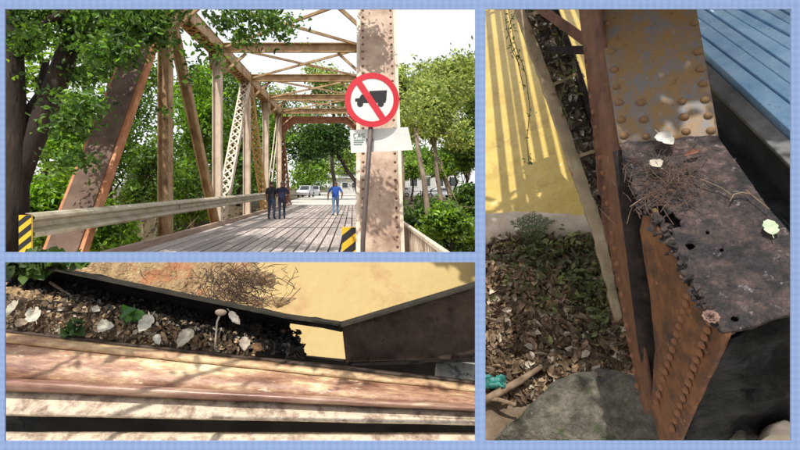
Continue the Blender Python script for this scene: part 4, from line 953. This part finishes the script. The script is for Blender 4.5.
for k_, ((a0, a1), (b0, b1)) in enumerate(zip(lines[:-1], lines[1:])):
    g = 0.5; ga = 2.2 if k_ % 2 == 0 else g; gb = g if k_ % 2 == 0 else 1.0
    q = MB(); q.prism([DK(690, a0 - (a1 - a0) * .1 + ga) + UP3 * .022, DK(900, a1 + (a1 - a0) * 1.07 + ga) + UP3 * .022, DK(900, b1 + (b1 - b0) * 1.07 - gb) + UP3 * .022, DK(690, b0 - (b1 - b0) * .1 - gb) + UP3 * .022], -UP3 * .05)
    under2(q.build('plank', M3_PLANK, None, bevel=.004), dk3, D3L)
under2(quad_prism([DK(690, -110) - UP3 * .05, DK(900, -20) - UP3 * .05, DK(900, 222) - UP3 * .05, DK(690, 45) - UP3 * .05], -UP3 * .05).build('joist', M_DARKSTEEL), dk3, D3L)
tag(dk3, 'deck planks coloured by reflected sky with dark joints beyond the steel edge beam', 'deck')

# slanting channel full of litter on the left of the post
M3_TANEDGE = mottled('tan_channel_edge', [(0.3, (0.16, 0.12, 0.07)), (0.6, (0.32, 0.25, 0.16)), (0.8, (0.44, 0.36, 0.25))], scale=7, rough=0.8, bump=0.3, spots=[((0.16, 0.07, 0.03), 12, 0.63)])
chn = empty('lattice_channel', P(636, 372, 2.45)); CL = Vector(chn.location)
def ch_fn(off): return lambda x, y: P(x, y, 3.35 - .9 * (y + 6) / 380 + off + .008 * fbm((x * .06, y * .06, 1)))
under2(sheet('outer_flange', [(510, -6), (518, -6), (552, 80), (604, 228), (622, 318), (617, 322), (594, 232), (543, 84)], ch_fn(0), M3_TANEDGE, None, 7, .03, jag=.4), chn, CL)
under2(sheet('trough', [(517, -6), (550, -6), (608, 150), (612, 228), (603, 228), (552, 80)], ch_fn(.10), M_SOIL3, None, 7, .02), chn, CL)
under2(sheet('inner_flange', [(548, -6), (553, -6), (580, 68), (611, 160), (610, 172), (576, 72)], ch_fn(-.01), M3_PIPE, None, 7, .05), chn, CL)
q = MB(); bar(q, 534, 4, 3.1, 590, 44, 2.7, 9, .02); under2(q.build('lacing_bar', M3_STRIP), chn, CL)
q = MB(); bar(q, 550, 50, 2.9, 592, 50, 2.6, 8, .03); under2(q.build('cross_bar', M3_PIPE), chn, CL)
for k_ in range(9):
    t_ = .06 + k_ * .105; y_ = -4 + 225 * t_; q = MB(); bar(q, 519 + t_ * 82, y_ + 6, 3.35 - .9 * (y_ + 6) / 380 + .015, 551 + t_ * 66, y_ - (6 if k_ % 2 else 1), 3.35 - .9 * (y_ + 6) / 380 + .02, 3.2, .012); under2(q.build('lacing_bar', M3_PIPE if k_ % 3 else M3_TANEDGE), chn, CL)
tag(chn, 'slanting tan steel channel filled with dirt and leaves left of the post', 'steel channel')
pts = []; 
for i in range(900):
    t = rg.uniform(0, 1) ** .9; y = -4 + 225 * t; xl = 518 + t * 84; xr = min(609, 550 + t * 86); x = rg.uniform(xl, xr)
    pts.append(tuple(P(x, y, 3.35 - .9 * (y + 6) / 380 + .085 - rg.uniform(0, .05))))
tag(leaves('channel_litter', np.array(pts), 0.05, (0.03, 0.03, 0.018), (0.15, 0.12, 0.08), None, M_DRYLEAF, 15, aspect=.5, upbias=.5, normal=UP3, pale=((0.42, 0.40, 0.36), .16)), 'dark leaf litter lying in the slanting channel', 'leaf litter', kind='stuff')
# hanging vine
vn = empty('hanging_vine', P(520, 10, 3.25)); VL = Vector(vn.location); m = MB(); rr = random.Random(9); lp = []
for (pth) in ([(508, 8), (514, 40), (526, 75), (530, 110), (527, 140), (529, 165)], [(516, 10), (508, 28), (512, 50), (520, 66)], [(560, 58), (566, 80), (560, 100), (568, 118)], [(575, 56), (572, 76), (578, 96)], [(504, 6), (507, 30), (517, 58), (524, 90)], [(566, 26), (562, 40), (569, 55)]):
    m.tube([P(x, y, 3.1 if x < 540 else 2.85) - VL for x, y in pth], .0026, 5)
    for _ in range(16):
        k = rr.randrange(len(pth) - 1); a = Vector(pth[k]).lerp(Vector(pth[k + 1]), rr.random()); lp.append(tuple(P(a.x + rr.gauss(0, 3), a.y + rr.gauss(0, 3), 3.08 if a.x < 540 else 2.83) - VL))
m.build('stem', plain('vine_stem', (0.10, 0.095, 0.04), 0.8), vn, smooth=True)
leaves('foliage', np.array(lp + [tuple(P(529 + rr.gauss(0, 3), 160 + rr.gauss(0, 3), 3.07) - VL) for _ in range(10)]), .027, (.06, .09, .025), (.12, .15, .05), vn, None, 16, kind='stuff')
tag(vn, 'thin green vine hanging from the slanting channel', 'vine')

# things lying on the corroded plate
m = MB(); rr = random.Random(31)
for i in range(210):
    x = rr.gauss(664, 19); y = rr.gauss(186, 15); a = rr.uniform(0, math.pi); L = rr.uniform(.02, .10)
    c = TP(x, y) + UP3 * (.015 + rr.uniform(0, .045) * math.exp(-((x - 665) / 18) ** 2 - ((y - 185) / 14) ** 2) + .006)
    d = (face_n.cross(UP3).normalized() * math.cos(a) + face_n.cross(UP3).cross(UP3).normalized() * math.sin(a)) * L / 2 + UP3 * rr.uniform(-.008, .008)
    m.tube([c - d, c + UP3 * .004 + d.cross(UP3) * rr.uniform(-.1, .1), c + d], [.0010, .0013, .0007], 4)
tag(m.build('twig_nest', mottled('twig', [(.3, (.03, .016, .011)), (.7, (.13, .08, .055))], scale=25, rough=.9)), 'heap of fine dry twigs on the corroded plate', 'twigs', kind='stuff')
for (pth, r, lb) in (([(690, 180), (706, 186), (720, 192), (731, 200)], .0017, 'long thin twig reaching right from the twig heap'), ([(630, 211), (640, 204), (655, 196)], .002, 'pale straight twig over the torn gap left of the heap'), ([(745, 195), (757, 205), (768, 214)], .002, 'curved dark twig lying alone on the plate'), ([(729, 206), (733, 199), (741, 197), (750, 199)], .0024, 'curled pale twig near the middle of the plate')):
    m = MB(); m.tube([TP(x, y) + UP3 * .022 for x, y in pth], r, 6); tag(m.build('twig', M_STICK, None, smooth=True), lb, 'twig')
single_leaf('fallen_leaf', TP(665, 148.5) + UP3 * .05, .078, 1.1, UP3 + face_n * .6, (.50, .48, .44), 'pale round dry leaf lying at the foot of the riveted face', curl=.15)
single_leaf('fallen_leaf', TP(769, 231.5) + UP3 * .02, .062, .2, UP3, (.40, .50, .33), 'pale green leaf lying on the open part of the black plate', curl=.3, aspect=.6)
single_leaf('fallen_leaf', TP(691, 158) + UP3 * .02, .055, 2.2, UP3 + face_n * .3, (.16, .06, .035), 'narrow reddish leaf standing beside the pale round leaf', curl=.5, aspect=.4)
single_leaf('fallen_leaf', TP(655, 174) + UP3 * .05, .05, .8, UP3, (.42, .38, .31), 'small cream leaf crumpled on the twig heap', curl=.6, aspect=.8)
ros = empty('dried_flower', TP(710, 321) + UP3 * .02)
M_ROS = mottled('pinkish_petal', [(.35, (.08, .045, .038)), (.6, (.24, .15, .12))], scale=70, rough=.9, bump=.5)
for rg_, (n_, r_) in enumerate(((10, .021), (8, .014), (5, .008))):
    for k in range(n_):
        a = 6.2832 * k / n_ + rg_ * .3; t = Vector((math.cos(a), math.sin(a), 0)); e1 = ed; e2 = UP3.cross(ed); d = e1 * t.x + e2 * t.y; s_ = d.cross(UP3)
        q = MB(); q.prism([d * r_ * .25, d * r_ * .8 + s_ * r_ * .32 + UP3 * .004, d * r_ + UP3 * (.002 + .005 * rg_), d * r_ * .8 - s_ * r_ * .32 + UP3 * .004], UP3 * .003); q.build('petal', M_ROS, ros)
tag(ros, 'pinkish dried flower rosette at the front corner of the black plate', 'flower')

# leafy trees and slats added above the frame, unseen, to shade the close-ups
tree('shade_tree', (4.2, -0.8, 0.0), Vector((2.6, 0.2, 4.6)), 0.16, [((1.15, 1.2, 4.3), (.85, .8, .35), 1.3), ((.55, 1.75, 4.5), (.6, .6, .35), .45), ((1.75, 1.0, 4.1), (.7, .8, .4), 1), ((.65, .85, 4.4), (.35, .35, .3), .5)], 3300, .13, G1, G2, 'unseen leafy tree whose boughs shade the rusted post foot', 61, 6, None, .16, 20, shell=.1)
tree('shade_tree', (-2.4, -0.9, 0.0), Vector((-1.7, 0.6, 2.6)), 0.05, [((-1.15, .82, 2.32), (.25, .07, .05), 1), ((-.80, .82, 2.30), (.2, .07, .05), .8), ((-.42, .81, 2.32), (.2, .07, .05), .9), ((-.02, .80, 2.30), (.22, .07, .05), .9)], 260, .062, G1, G2, 'unseen low bough of small leaves that dapples the rusty girder', 68, 4, None, .045, 7, shell=.1)
sa, sb = gz(505, 20, -.12), gz(533, 200, -.12); sdir = (sb - sa).normalized(); swid = sdir.cross(UP3).normalized(); swid = swid if swid.x > 0 else -swid
wk = empty('shade_slats', (sa + sb) / 2 + SUN * 2.4)
for i in range(22):
    q = MB(); q.box((0, 0, 0), (.036, 2.7, .010), Matrix((swid, sdir, UP3)).transposed()); o = q.build('plank', M_CURB, wk) if i == 0 else mk('plank', o.data, wk); o.location = swid * (-.20 + i * .105 + R.uniform(-.02, .02)) + sdir * .5
for e in (-2.05, 3.0): q = MB(); q.beam(sdir * e + swid * -.25 + UP3 * -.05, sdir * e + swid * 2.0 + UP3 * -.05, .06, .06, UP3); q.build('bearer', M_CURB, wk)
tag(wk, 'unseen rack of slats added to stripe the yellow water with shade', 'shade slats')

# ------------------------------------------------------------------ PLACE 2: rusty girder over the river
UP2 = Vector((0.05, -0.80, 0.60)).normalized()
RP = P(375, 300, 3.4)
m = MB(); m.grid([[on_plane(x, y, RP, UP2) for x in range(180, 485, 12)] for y in range(257, 392, 9)])
tag(m.build('river', mottled('pale_muddy_water', [(0.3, (0.36, 0.255, 0.095)), (0.7, (0.43, 0.32, 0.135))], scale=.9, rough=.7, bump=.35, bscale=9, bdist=.03, spots=[((.34, .21, .085), 1.3, .56)])), 'pale yellow muddy water below the rusty girder', kind='structure')
m = MB(); m.grid([[(lambda q: q + UP2 * (.07 * fbm(q, 3) + .035 * fbm(q, 12) - .30 * smooth(225, 330, x + 45 * fbm((x * .03, y * .06, 3)))))(on_plane(x, y, RP + UP2 * .10, UP2)) for x in range(-4, 330, 5)] for y in range(257, 345, 4)])
tag(m.build('river_bank', mottled('ochre_earth', [(0.3, (0.09, 0.05, 0.022)), (0.48, (0.30, 0.20, 0.10)), (0.7, (0.48, 0.35, 0.19))], scale=12, detail=14, rr=.75, rough=.95, bump=1.0, bscale=40, bdist=.04, spots=[((.34, .15, .07), 5, .58), ((.05, .03, .015), 30, .66)]), smooth=True), 'sunlit ochre earth bank behind the rusty girder', kind='structure')
M2_RUST = mottled('pink_rust_flange', [(0.36, (0.10, 0.04, 0.022)), (0.44, (0.235, 0.115, 0.068)), (0.51, (0.35, 0.205, 0.125)), (0.565, (0.51, 0.38, 0.22)), (0.64, (0.70, 0.61, 0.43))], scale=8, detail=15, rr=.76, rough=.5, bump=.6, bscale=70, stretch=(.38, 1.4, 1.4), bdist=.004, spots=[((.64, .56, .42), 30, .63), ((.15, .055, .045), 24, .62)])  # cream tones mix old paint with sun patches put into the colour
M2_PALE = mottled('lichened_strip', [(0.34, (0.11, 0.07, 0.05)), (0.45, (0.32, 0.24, 0.18)), (0.55, (0.55, 0.47, 0.36)), (0.68, (0.38, 0.27, 0.16))], scale=16, detail=14, rr=.75, rough=.8, bump=.5, bscale=60, bdist=.004)
M2_DARK = mottled('shade_black_steel', [(0.35, (0.002, 0.0016, 0.0014)), (0.7, (0.016, 0.012, 0.009))], scale=7, rough=.8, bump=.5)  # near-black, so the girder's shadow is put into the colour
M2_BEAM = mottled('brown_girder_web', [(0.35, (0.04, 0.025, 0.018)), (0.65, (0.085, 0.058, 0.044))], scale=14, detail=12, rr=.7, rough=.8, bump=.4, spots=[((.008, .006, .005), 26, .62)])
M2_EDGE = mottled('black_flange_edge', [(0.35, (0.006, 0.005, 0.003)), (0.65, (0.026, 0.021, 0.013))], scale=14, rough=.8, bump=.4)
for m_ in (M2_DARK, M2_BEAM, M2_EDGE, M3_PLATE, M3_BEAM): m_.node_tree.nodes['Principled BSDF'].inputs['Specular IOR Level'].default_value = 0.25
gd = empty('rusty_girder', P(240, 425, 1.35)); GL = Vector(gd.location)
def loft(rows, nx=64, amp=.002, x0=-4, x1=481):
    out = []
    for (yl, yr, d) in rows:
        r_ = []
        for i in range(nx + 1):
            x = x0 + (x1 - x0) * i / nx; y = yl + (yr - yl) * (x - 0) / 480; q = P(x, y, d); r_.append(P(x, y + .5 * fbm((x * .02, y * .02, 5)), d + amp * fbm(q, 9)))
        out.append(r_)
    m = MB(); m.grid(out); return m
def lofted(name, rows, mat, thick=.012, e=gd, l=GL, **k):
    o = loft(rows, **k).build(name, mat, None, smooth=False, fix=False)
    bm = bmesh.new(); bm.from_mesh(o.data)
    for f in bm.faces:
        if f.normal.dot(EYEV - f.calc_center_median()) < 0: f.normal_flip()
        f.smooth = True
    bm.to_mesh(o.data); bm.free()
    s_ = o.modifiers.new('t', 'SOLIDIFY'); s_.thickness = thick; s_.offset = -1; return under2(o, e, l)
M2_OCHRE = mottled('ochre_bevel', [(0.36, (0.16, 0.07, 0.04)), (0.48, (0.36, 0.22, 0.12)), (0.6, (0.55, 0.42, 0.23))], scale=14, detail=14, rr=.78, rough=.6, bump=.5, bscale=80, bdist=.003, stretch=(.4, 1.3, 1.3), spots=[((.12, .05, .035), 20, .62)])
M2_BEAD = mottled('brown_bead', [(0.36, (0.09, 0.038, 0.027)), (0.48, (0.21, 0.105, 0.075)), (0.56, (0.31, 0.19, 0.135)), (0.66, (0.50, 0.40, 0.29))], scale=9, detail=14, rr=.74, rough=.35, bump=.3, bscale=80, bdist=.002, stretch=(.3, 1.3, 1.3), spots=[((.09, .035, .03), 22, .64)])
lofted('top_bevel', [(332, 385, 1.485), (334, 387, 1.462), (337, 389, 1.452), (341.5, 392, 1.447), (343, 393, 1.455)], M2_OCHRE)
lofted('flange_angle', [(341, 391.5, 1.462), (344, 393, 1.448), (352, 396, 1.43), (360, 398.7, 1.405), (368, 401.5, 1.39), (376, 404.5, 1.383), (380, 406, 1.385)], M2_RUST, amp=.004)
lofted('bead', [(376.5, 404.8, 1.395), (377.5, 405.2, 1.368), (379.5, 406.2, 1.350), (382, 407.5, 1.342), (385, 409, 1.340), (388.5, 410.7, 1.348), (391, 412, 1.375)], M2_BEAD)
lofted('lip', [(327, 381, 1.55), (328.5, 382, 1.50), (331, 384, 1.485), (333, 386, 1.50)], M2_BEAM, .01)
lofted('lower_strip', [(388, 409, 1.40), (394, 413.5, 1.376), (404, 419, 1.35), (413, 424, 1.325), (415.5, 425.5, 1.335)], M2_PALE, .02)
lofted('recess', [(413, 423, 1.45), (424, 429, 1.47), (436, 437, 1.46)], M2_DARK, .01, amp=.01)
lofted('bottom_strip', [(431.5, 432.5, 1.36), (434, 435, 1.34), (450, 450, 1.30)], M2_PALE, .02)
# litter shelf behind the lip, web and overhanging top flange
lofted('shelf', [(330, 383, 1.52), (318, 366, 1.60), (306, 350, 1.70), (296, 338, 1.80)], M_SOIL3, .01, amp=.02, x1=262)
wtop = lambda x: 257 + (x - 5) * .205 if x < 285 else 314.4 + (x - 285) * .14
web = sheet('web', [(-4, 250)] + [(x, wtop(x)) for x in (5, 65, 130, 200, 260, 285, 345)] + [(352, 328), (341, 332), (322, 328), (290, 323.5), (287, 332), (302, 345), (288, 353), (262, 351), (200, 334), (120, 310), (60, 291), (-4, 281)], lambda x, y: P(x, y, 1.80 - .26 * smooth(wtop(x) + 10, wtop(x) + 40, y) + .02 * fbm((x * .05, y * .05, 0))), M2_DARK, None, 6, .012, jag=1.3, jag_edges=[8, 12, 13, 14, 15, 16, 17, 18])  # outline and blackness follow the shadow wedge below the top flange
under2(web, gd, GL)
tf = MB(); tf.grid([[P(x, wtop(x) - 1, 1.84) for x in range(-4, 348, 8)], [P(x, wtop(x) + 2.0, 1.645 - x / 345 * .13) for x in range(-4, 348, 8)], [P(x, wtop(x) + 4.0, 1.64 - x / 345 * .13) for x in range(-4, 348, 8)]])
under2(tf.build('top_flange', M2_EDGE, None), gd, GL)
tag(gd, 'pink rusted steel girder with litter behind its lip above the river', 'girder')
# joining beam on the right
jb = empty('cross_beam', P(410, 362, 1.7)); JL = Vector(jb.location)
jt = lambda x: 325 - (x - 338) * .30
jd = lambda x: 1.80 - (x - 338) / 142 * .12
under2(sheet('web', [(342, jt(342) + 3), (400, jt(400) + 3), (481, jt(481) + 3), (481, 358), (410, 361), (346, 363)], lambda x, y: P(x, y, jd(x) + .006 * fbm((x * .04, y * .04, 2))), M2_BEAM, None, 7, .014, jag=.6, jag_edges=[3, 4]), jb, JL)
tf = MB(); X_ = list(range(334, 482, 7)) + [481]
tf.grid([[P(x, jt(x) - 2.5, jd(x) + .06) for x in X_], [P(x, jt(x) + 1, jd(x) - .13) for x in X_], [P(x, jt(x) + 3.5, jd(x) - .135) for x in X_]]); under2(tf.build('top_flange', M2_EDGE), jb, JL)
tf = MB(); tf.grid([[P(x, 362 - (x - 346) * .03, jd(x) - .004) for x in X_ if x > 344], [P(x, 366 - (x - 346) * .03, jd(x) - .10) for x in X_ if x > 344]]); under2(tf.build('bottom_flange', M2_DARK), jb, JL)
under2(sheet('shade_backing', [(232, 349), (345, 360), (481, 355), (481, 392), (232, 362)], lambda x, y: P(x, y, 1.95), M2_DARK, None, 9, .01), jb, JL)  # near-black sheet stands in for the shade under the beam
tag(jb, 'dark brown steel beam meeting the rusty girder at an angle', 'beam')
cb = sheet('concrete_block', [(437, 360), (481, 357), (481, 390), (440, 386)], lambda x, y: P(x, y, 1.72 - .10 * (y - 357) / 30), mottled('pale_concrete', [(.3, (.16, .15, .13)), (.7, (.36, .35, .32))], scale=18, rough=.9, bump=.5, spots=[((.06, .055, .05), 25, .6)]), None, 6, .06, jag=.8)
tag(cb, 'pale weathered concrete block under the dark brown beam', 'concrete block')
# litter and single leaves on the shelf
def shelf(x, y):
    return P(x, y, min(1.52 + (331 + x * .11 - y) / 35 * .29 - .012, 1.80 - .26 * smooth(wtop(x) + 10, wtop(x) + 40, y) - .02))
pts = []
for i in range(1700):
    x = rg.uniform(0, 255); y = 331 + x * .11 - abs(rg.normal(0, 24)) - 1
    if y < 282 + x * .22: continue
    pts.append(tuple(shelf(x, y) + UP2 * rg.uniform(0, .016)))
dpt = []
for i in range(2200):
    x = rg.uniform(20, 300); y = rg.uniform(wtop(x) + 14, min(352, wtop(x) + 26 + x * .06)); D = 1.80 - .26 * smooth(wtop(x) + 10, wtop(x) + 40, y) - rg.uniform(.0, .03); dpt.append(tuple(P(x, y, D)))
tag(leaves('shade_black_litter', np.array(dpt), .022, (.004, .003, .002), (.022, .015, .010), None, M_DRYLEAF, 18, aspect=.6, upbias=.3, normal=UP2, pale=((.10, .075, .055), .04)), 'litter coloured black as the shadow on the girder web', 'leaf litter', kind='stuff')  # black pieces fill in the painted shadow wedge
tag(leaves('shelf_litter', np.array(pts), .018, (.05, .03, .018), (.33, .23, .135), None, M_DRYLEAF, 17, aspect=.6, upbias=.6, normal=UP2, pale=((.42, .37, .29), .06)), 'small brown leaf chips behind the girder lip', 'leaf litter', kind='stuff')
LV = [(36, 316, .085, 1.3, (.66, .62, .50), 'largest cream dry leaf on the litter by a pebbly patch'), (15, 310, .075, .4, (.55, .50, .38), 'folded cream leaf partly under the largest one'), (108, 328, .072, 2.3, (.62, .58, .48), 'cream heart shaped leaf beside the dark stick tip'),
      (147, 325, .08, .2, (.64, .60, .50), 'wide cream leaf just right of the green weed'), (159, 341, .045, 1.2, (.66, .63, .55), 'small white leaf against the girder lip'), (187, 340, .085, .1, (.55, .49, .38), 'long buff leaf lying along the girder lip'),
      (98, 311, .04, 1.9, (.6, .55, .45), 'small triangular cream leaf beside the stick'), (24, 324, .05, 2.5, (.48, .36, .25), 'tan curled leaf under the cream leaves'), (245, 345, .06, .7, (.5, .42, .33), 'buff leaf in the dark end of the shelf'), (257, 349, .05, 2.0, (.30, .15, .06), 'orange brown leaf at the dark rotted end')]
for k, (x, y, s_, a, c_, lb) in enumerate(LV):
    single_leaf('fallen_leaf', shelf(x, y) + UP2 * .014 + (EYEV - shelf(x, y)).normalized() * .012, s_ * .82, a, UP2 + Vector((R.uniform(-.4, .4), R.uniform(-.3, .1), R.uniform(-.2, .4))), tuple(v * .72 for v in c_), lb, curl=R.uniform(.3, .7))
st = empty('mushroom', P(215, 349, 1.50)); SL = Vector(st.location)
q = MB(); q.tube([Vector((0, 0, 0)), P(216, 335, 1.50) - SL, P(217, 322, 1.53) - SL, P(220.5, 314, 1.553) - SL], [.0035, .0035, .0035, .004], 7); q.build('stalk', plain('fungus_stalk', (.35, .30, .24), .8), st, smooth=True)
q = MB(); cc = P(221, 312, 1.55) - SL; e1 = Vector((1, 0, 0)); e2 = Vector((0, -.45, .9)).normalized(); nn = e1.cross(e2); nn = nn if nn.y < 0 else -nn
q.grid([[cc + (e1 * math.cos(6.2832 * i / 16) * 1.15 + e2 * math.sin(6.2832 * i / 16) * .7) * .018 * math.sin(t * math.pi / 2) + nn * .014 * math.cos(t * math.pi / 2) for i in range(17)] for t in (0, .25, .5, .75, 1.0)]); q.build('cap', plain('fungus_cap', (.24, .18, .13), .8), st, smooth=True)
tag(st, 'pale capped mushroom on a thin stalk in the dark channel', 'mushroom')
single_leaf('fallen_leaf', P(235, 318, 1.55), .06, 1.5, (0, -1, .4), (.30, .27, .23), 'long grey leaf hanging next to the mushroom', curl=.4, aspect=.45)
for (x, y, n_, s_, c1_, c2_, lb) in ((132, 320, 9, .045, (.03, .11, .025), (.07, .20, .045), 'bright green weed sprouting among the cream leaves'), (77, 330, 8, .045, (.02, .05, .018), (.05, .10, .03), 'dark green weed leaning over the girder lip'), (30, 268, 60, .05, (.03, .06, .015), (.08, .14, .03), 'green plant at the dark corner of the channel'), (66, 267, 30, .05, (.03, .07, .015), (.09, .16, .03), 'green plant above the dark top edge of the girder')):
    b_ = shelf(x, y) if y > 300 else P(x, y, 1.68); w_ = empty('weed', b_); rr = random.Random(int(x)); q = MB(); lp = []
    for i in range(max(5, n_ // 3)):
        e_ = Vector((rr.uniform(-1, 1) * (.03 if n_ < 20 else .09), -rr.uniform(.0, .04), rr.uniform(-.2, 1) * .035)); q.tube([Vector((0, 0, 0)), e_ * .6 + UP2 * .01, e_ + UP2 * .01], .0018, 4)
        for _ in range(max(2, n_ // 6)): lp.append(tuple(e_ + UP2 * .012 + Vector((rr.gauss(0, .006), rr.gauss(0, .006), rr.gauss(0, .006))) * (1 if n_ < 20 else 2)))
    q.build('stem', bpy.data.materials['vine_stem'], w_); leaves('foliage', np.array(lp), s_, c1_, c2_, w_, None, int(x), aspect=.7, normal=UP2, upbias=.6, kind='stuff'); tag(w_, lb, 'weed')
for (pth, r, lb) in (([(50, 282, 1.68), (72, 298, 1.66), (92, 313, 1.60), (105, 326, 1.55)], .006, 'dark stick slanting down across the shelf litter'), ([(8, 296, 1.72), (30, 300, 1.69), (60, 309, 1.64)], .004, 'thin stick lying flat behind the cream leaves')):
    q = MB(); q.tube([P(*p) for p in pth], [r, r, r * .8, r * .6][:len(pth)], 7); tag(q.build('stick', M_STICK, None, smooth=True), lb, 'stick')
# dry tangled shrub on the bank
ds = empty('dry_shrub', P(245, 300, 2.45)); DL = Vector(ds.location); q = MB(); rr = random.Random(17)
for i in range(420):
    x, y = rr.gauss(238, 22), rr.gauss(288, 11)
    if y < 259 or y > 308: continue
    d = Vector((rr.uniform(-1, 1), rr.uniform(-.3, .3), rr.uniform(-.8, .8))) * rr.uniform(.02, .075); c = P(x, y, 2.4 + rr.uniform(-.1, .1)) - DL
    q.tube([c - d, c + Vector((rr.uniform(-1, 1), 0, rr.uniform(-1, 1))) * .03, c + d], [.0018, .0022, .001], 4)
tw_ = q.build('twigs', mottled('dark_twig', [(.3, (.03, .018, .012)), (.7, (.10, .06, .04))], scale=20, rough=.9), ds); tw_['kind'] = 'stuff'; tag(ds, 'tangled dry shrub on the earth bank beside the yellow water', 'shrub')
# clods at the rotted end
q = MB(); rr = random.Random(23); pts = []
for i in range(500):
    x = rr.uniform(236, 304); y = 351 - abs(rr.gauss(0, 6)) - (6 if x < 286 else 0) + (x - 240) * .08
    if y < 327: continue
    pts.append(tuple(P(x, y, 1.72 + rr.uniform(-.05, .05))))
tag(leaves('rotten_debris', np.array(pts), .026, (.012, .009, .007), (.06, .04, .028), None, M_DRYLEAF, 19, aspect=.7, upbias=.1), 'dark rotten debris at the broken end of the channel', 'debris', kind='stuff')

# ------------------------------------------------------------------ the pale blue checked mount with its three openings
BD = 0.80
bx = [-10, 6, 475, 485, 790, 810]; bz = [-8, 9.5, 252, 262, 440.5, 460]
m = MB(); idx = {}
for j, y in enumerate(bz):
    for i, x in enumerate(bx): idx[(i, j)] = len(m.v); m.v.append(tuple(P(x, y, BD)))
for j in range(5):
    for i in range(5):
        if (i == 1 and j in (1, 3)) or (i == 3 and j in (1, 2, 3)): continue
        m.f.append((idx[(i, j)], idx[(i, j + 1)], idx[(i + 1, j + 1)], idx[(i + 1, j)])); m.m.append(0)
mt, N, L, B = newmat('pale_blue_gingham')
tc = N.new('ShaderNodeTexCoord'); sx = N.new('ShaderNodeSeparateXYZ'); L.new(tc.outputs['Object'], sx.inputs['Vector'])
def wave(sock, period):
    a = N.new('ShaderNodeMath'); a.operation = 'MULTIPLY'; a.inputs[1].default_value = 2 * math.pi / period; L.new(sock, a.inputs[0])
    b = N.new('ShaderNodeMath'); b.operation = 'SINE'; L.new(a.outputs[0], b.inputs[0]); 
    c = N.new('ShaderNodeMapRange'); c.inputs['From Min'].default_value = -.35; c.inputs['From Max'].default_value = .35; L.new(b.outputs[0], c.inputs['Value']); return c.outputs['Result']
ad = N.new('ShaderNodeMath'); ad.operation = 'ADD'; L.new(wave(sx.outputs['X'], .0125), ad.inputs[0]); L.new(wave(sx.outputs['Z'], .0125), ad.inputs[1])
hf = N.new('ShaderNodeMath'); hf.operation = 'MULTIPLY'; hf.inputs[1].default_value = .5; L.new(ad.outputs[0], hf.inputs[0])
rp = ramp(N, [(0, (0.150, 0.225, 0.415)), (1, (0.185, 0.265, 0.455))]); L.new(hf.outputs[0], rp.inputs['Fac']); L.new(rp.outputs['Color'], B.inputs['Base Color']); B.inputs['Roughness'].default_value = .9
dbd = empty('border_mount', (0.06, BD, 0)); o = m.build('checked_board', mt, dbd); o.location = (-.06, -BD, 0)
o.modifiers.new('t', 'SOLIDIFY').thickness = .0025
for x in (-.55, .72):
    q = MB(); q.box((x - .06, .02, .51), (.014, .014, .51)); q.build('leg', M_WHITE, dbd)
tag(dbd, 'pale blue checked display mount with three rectangular openings', 'mount')
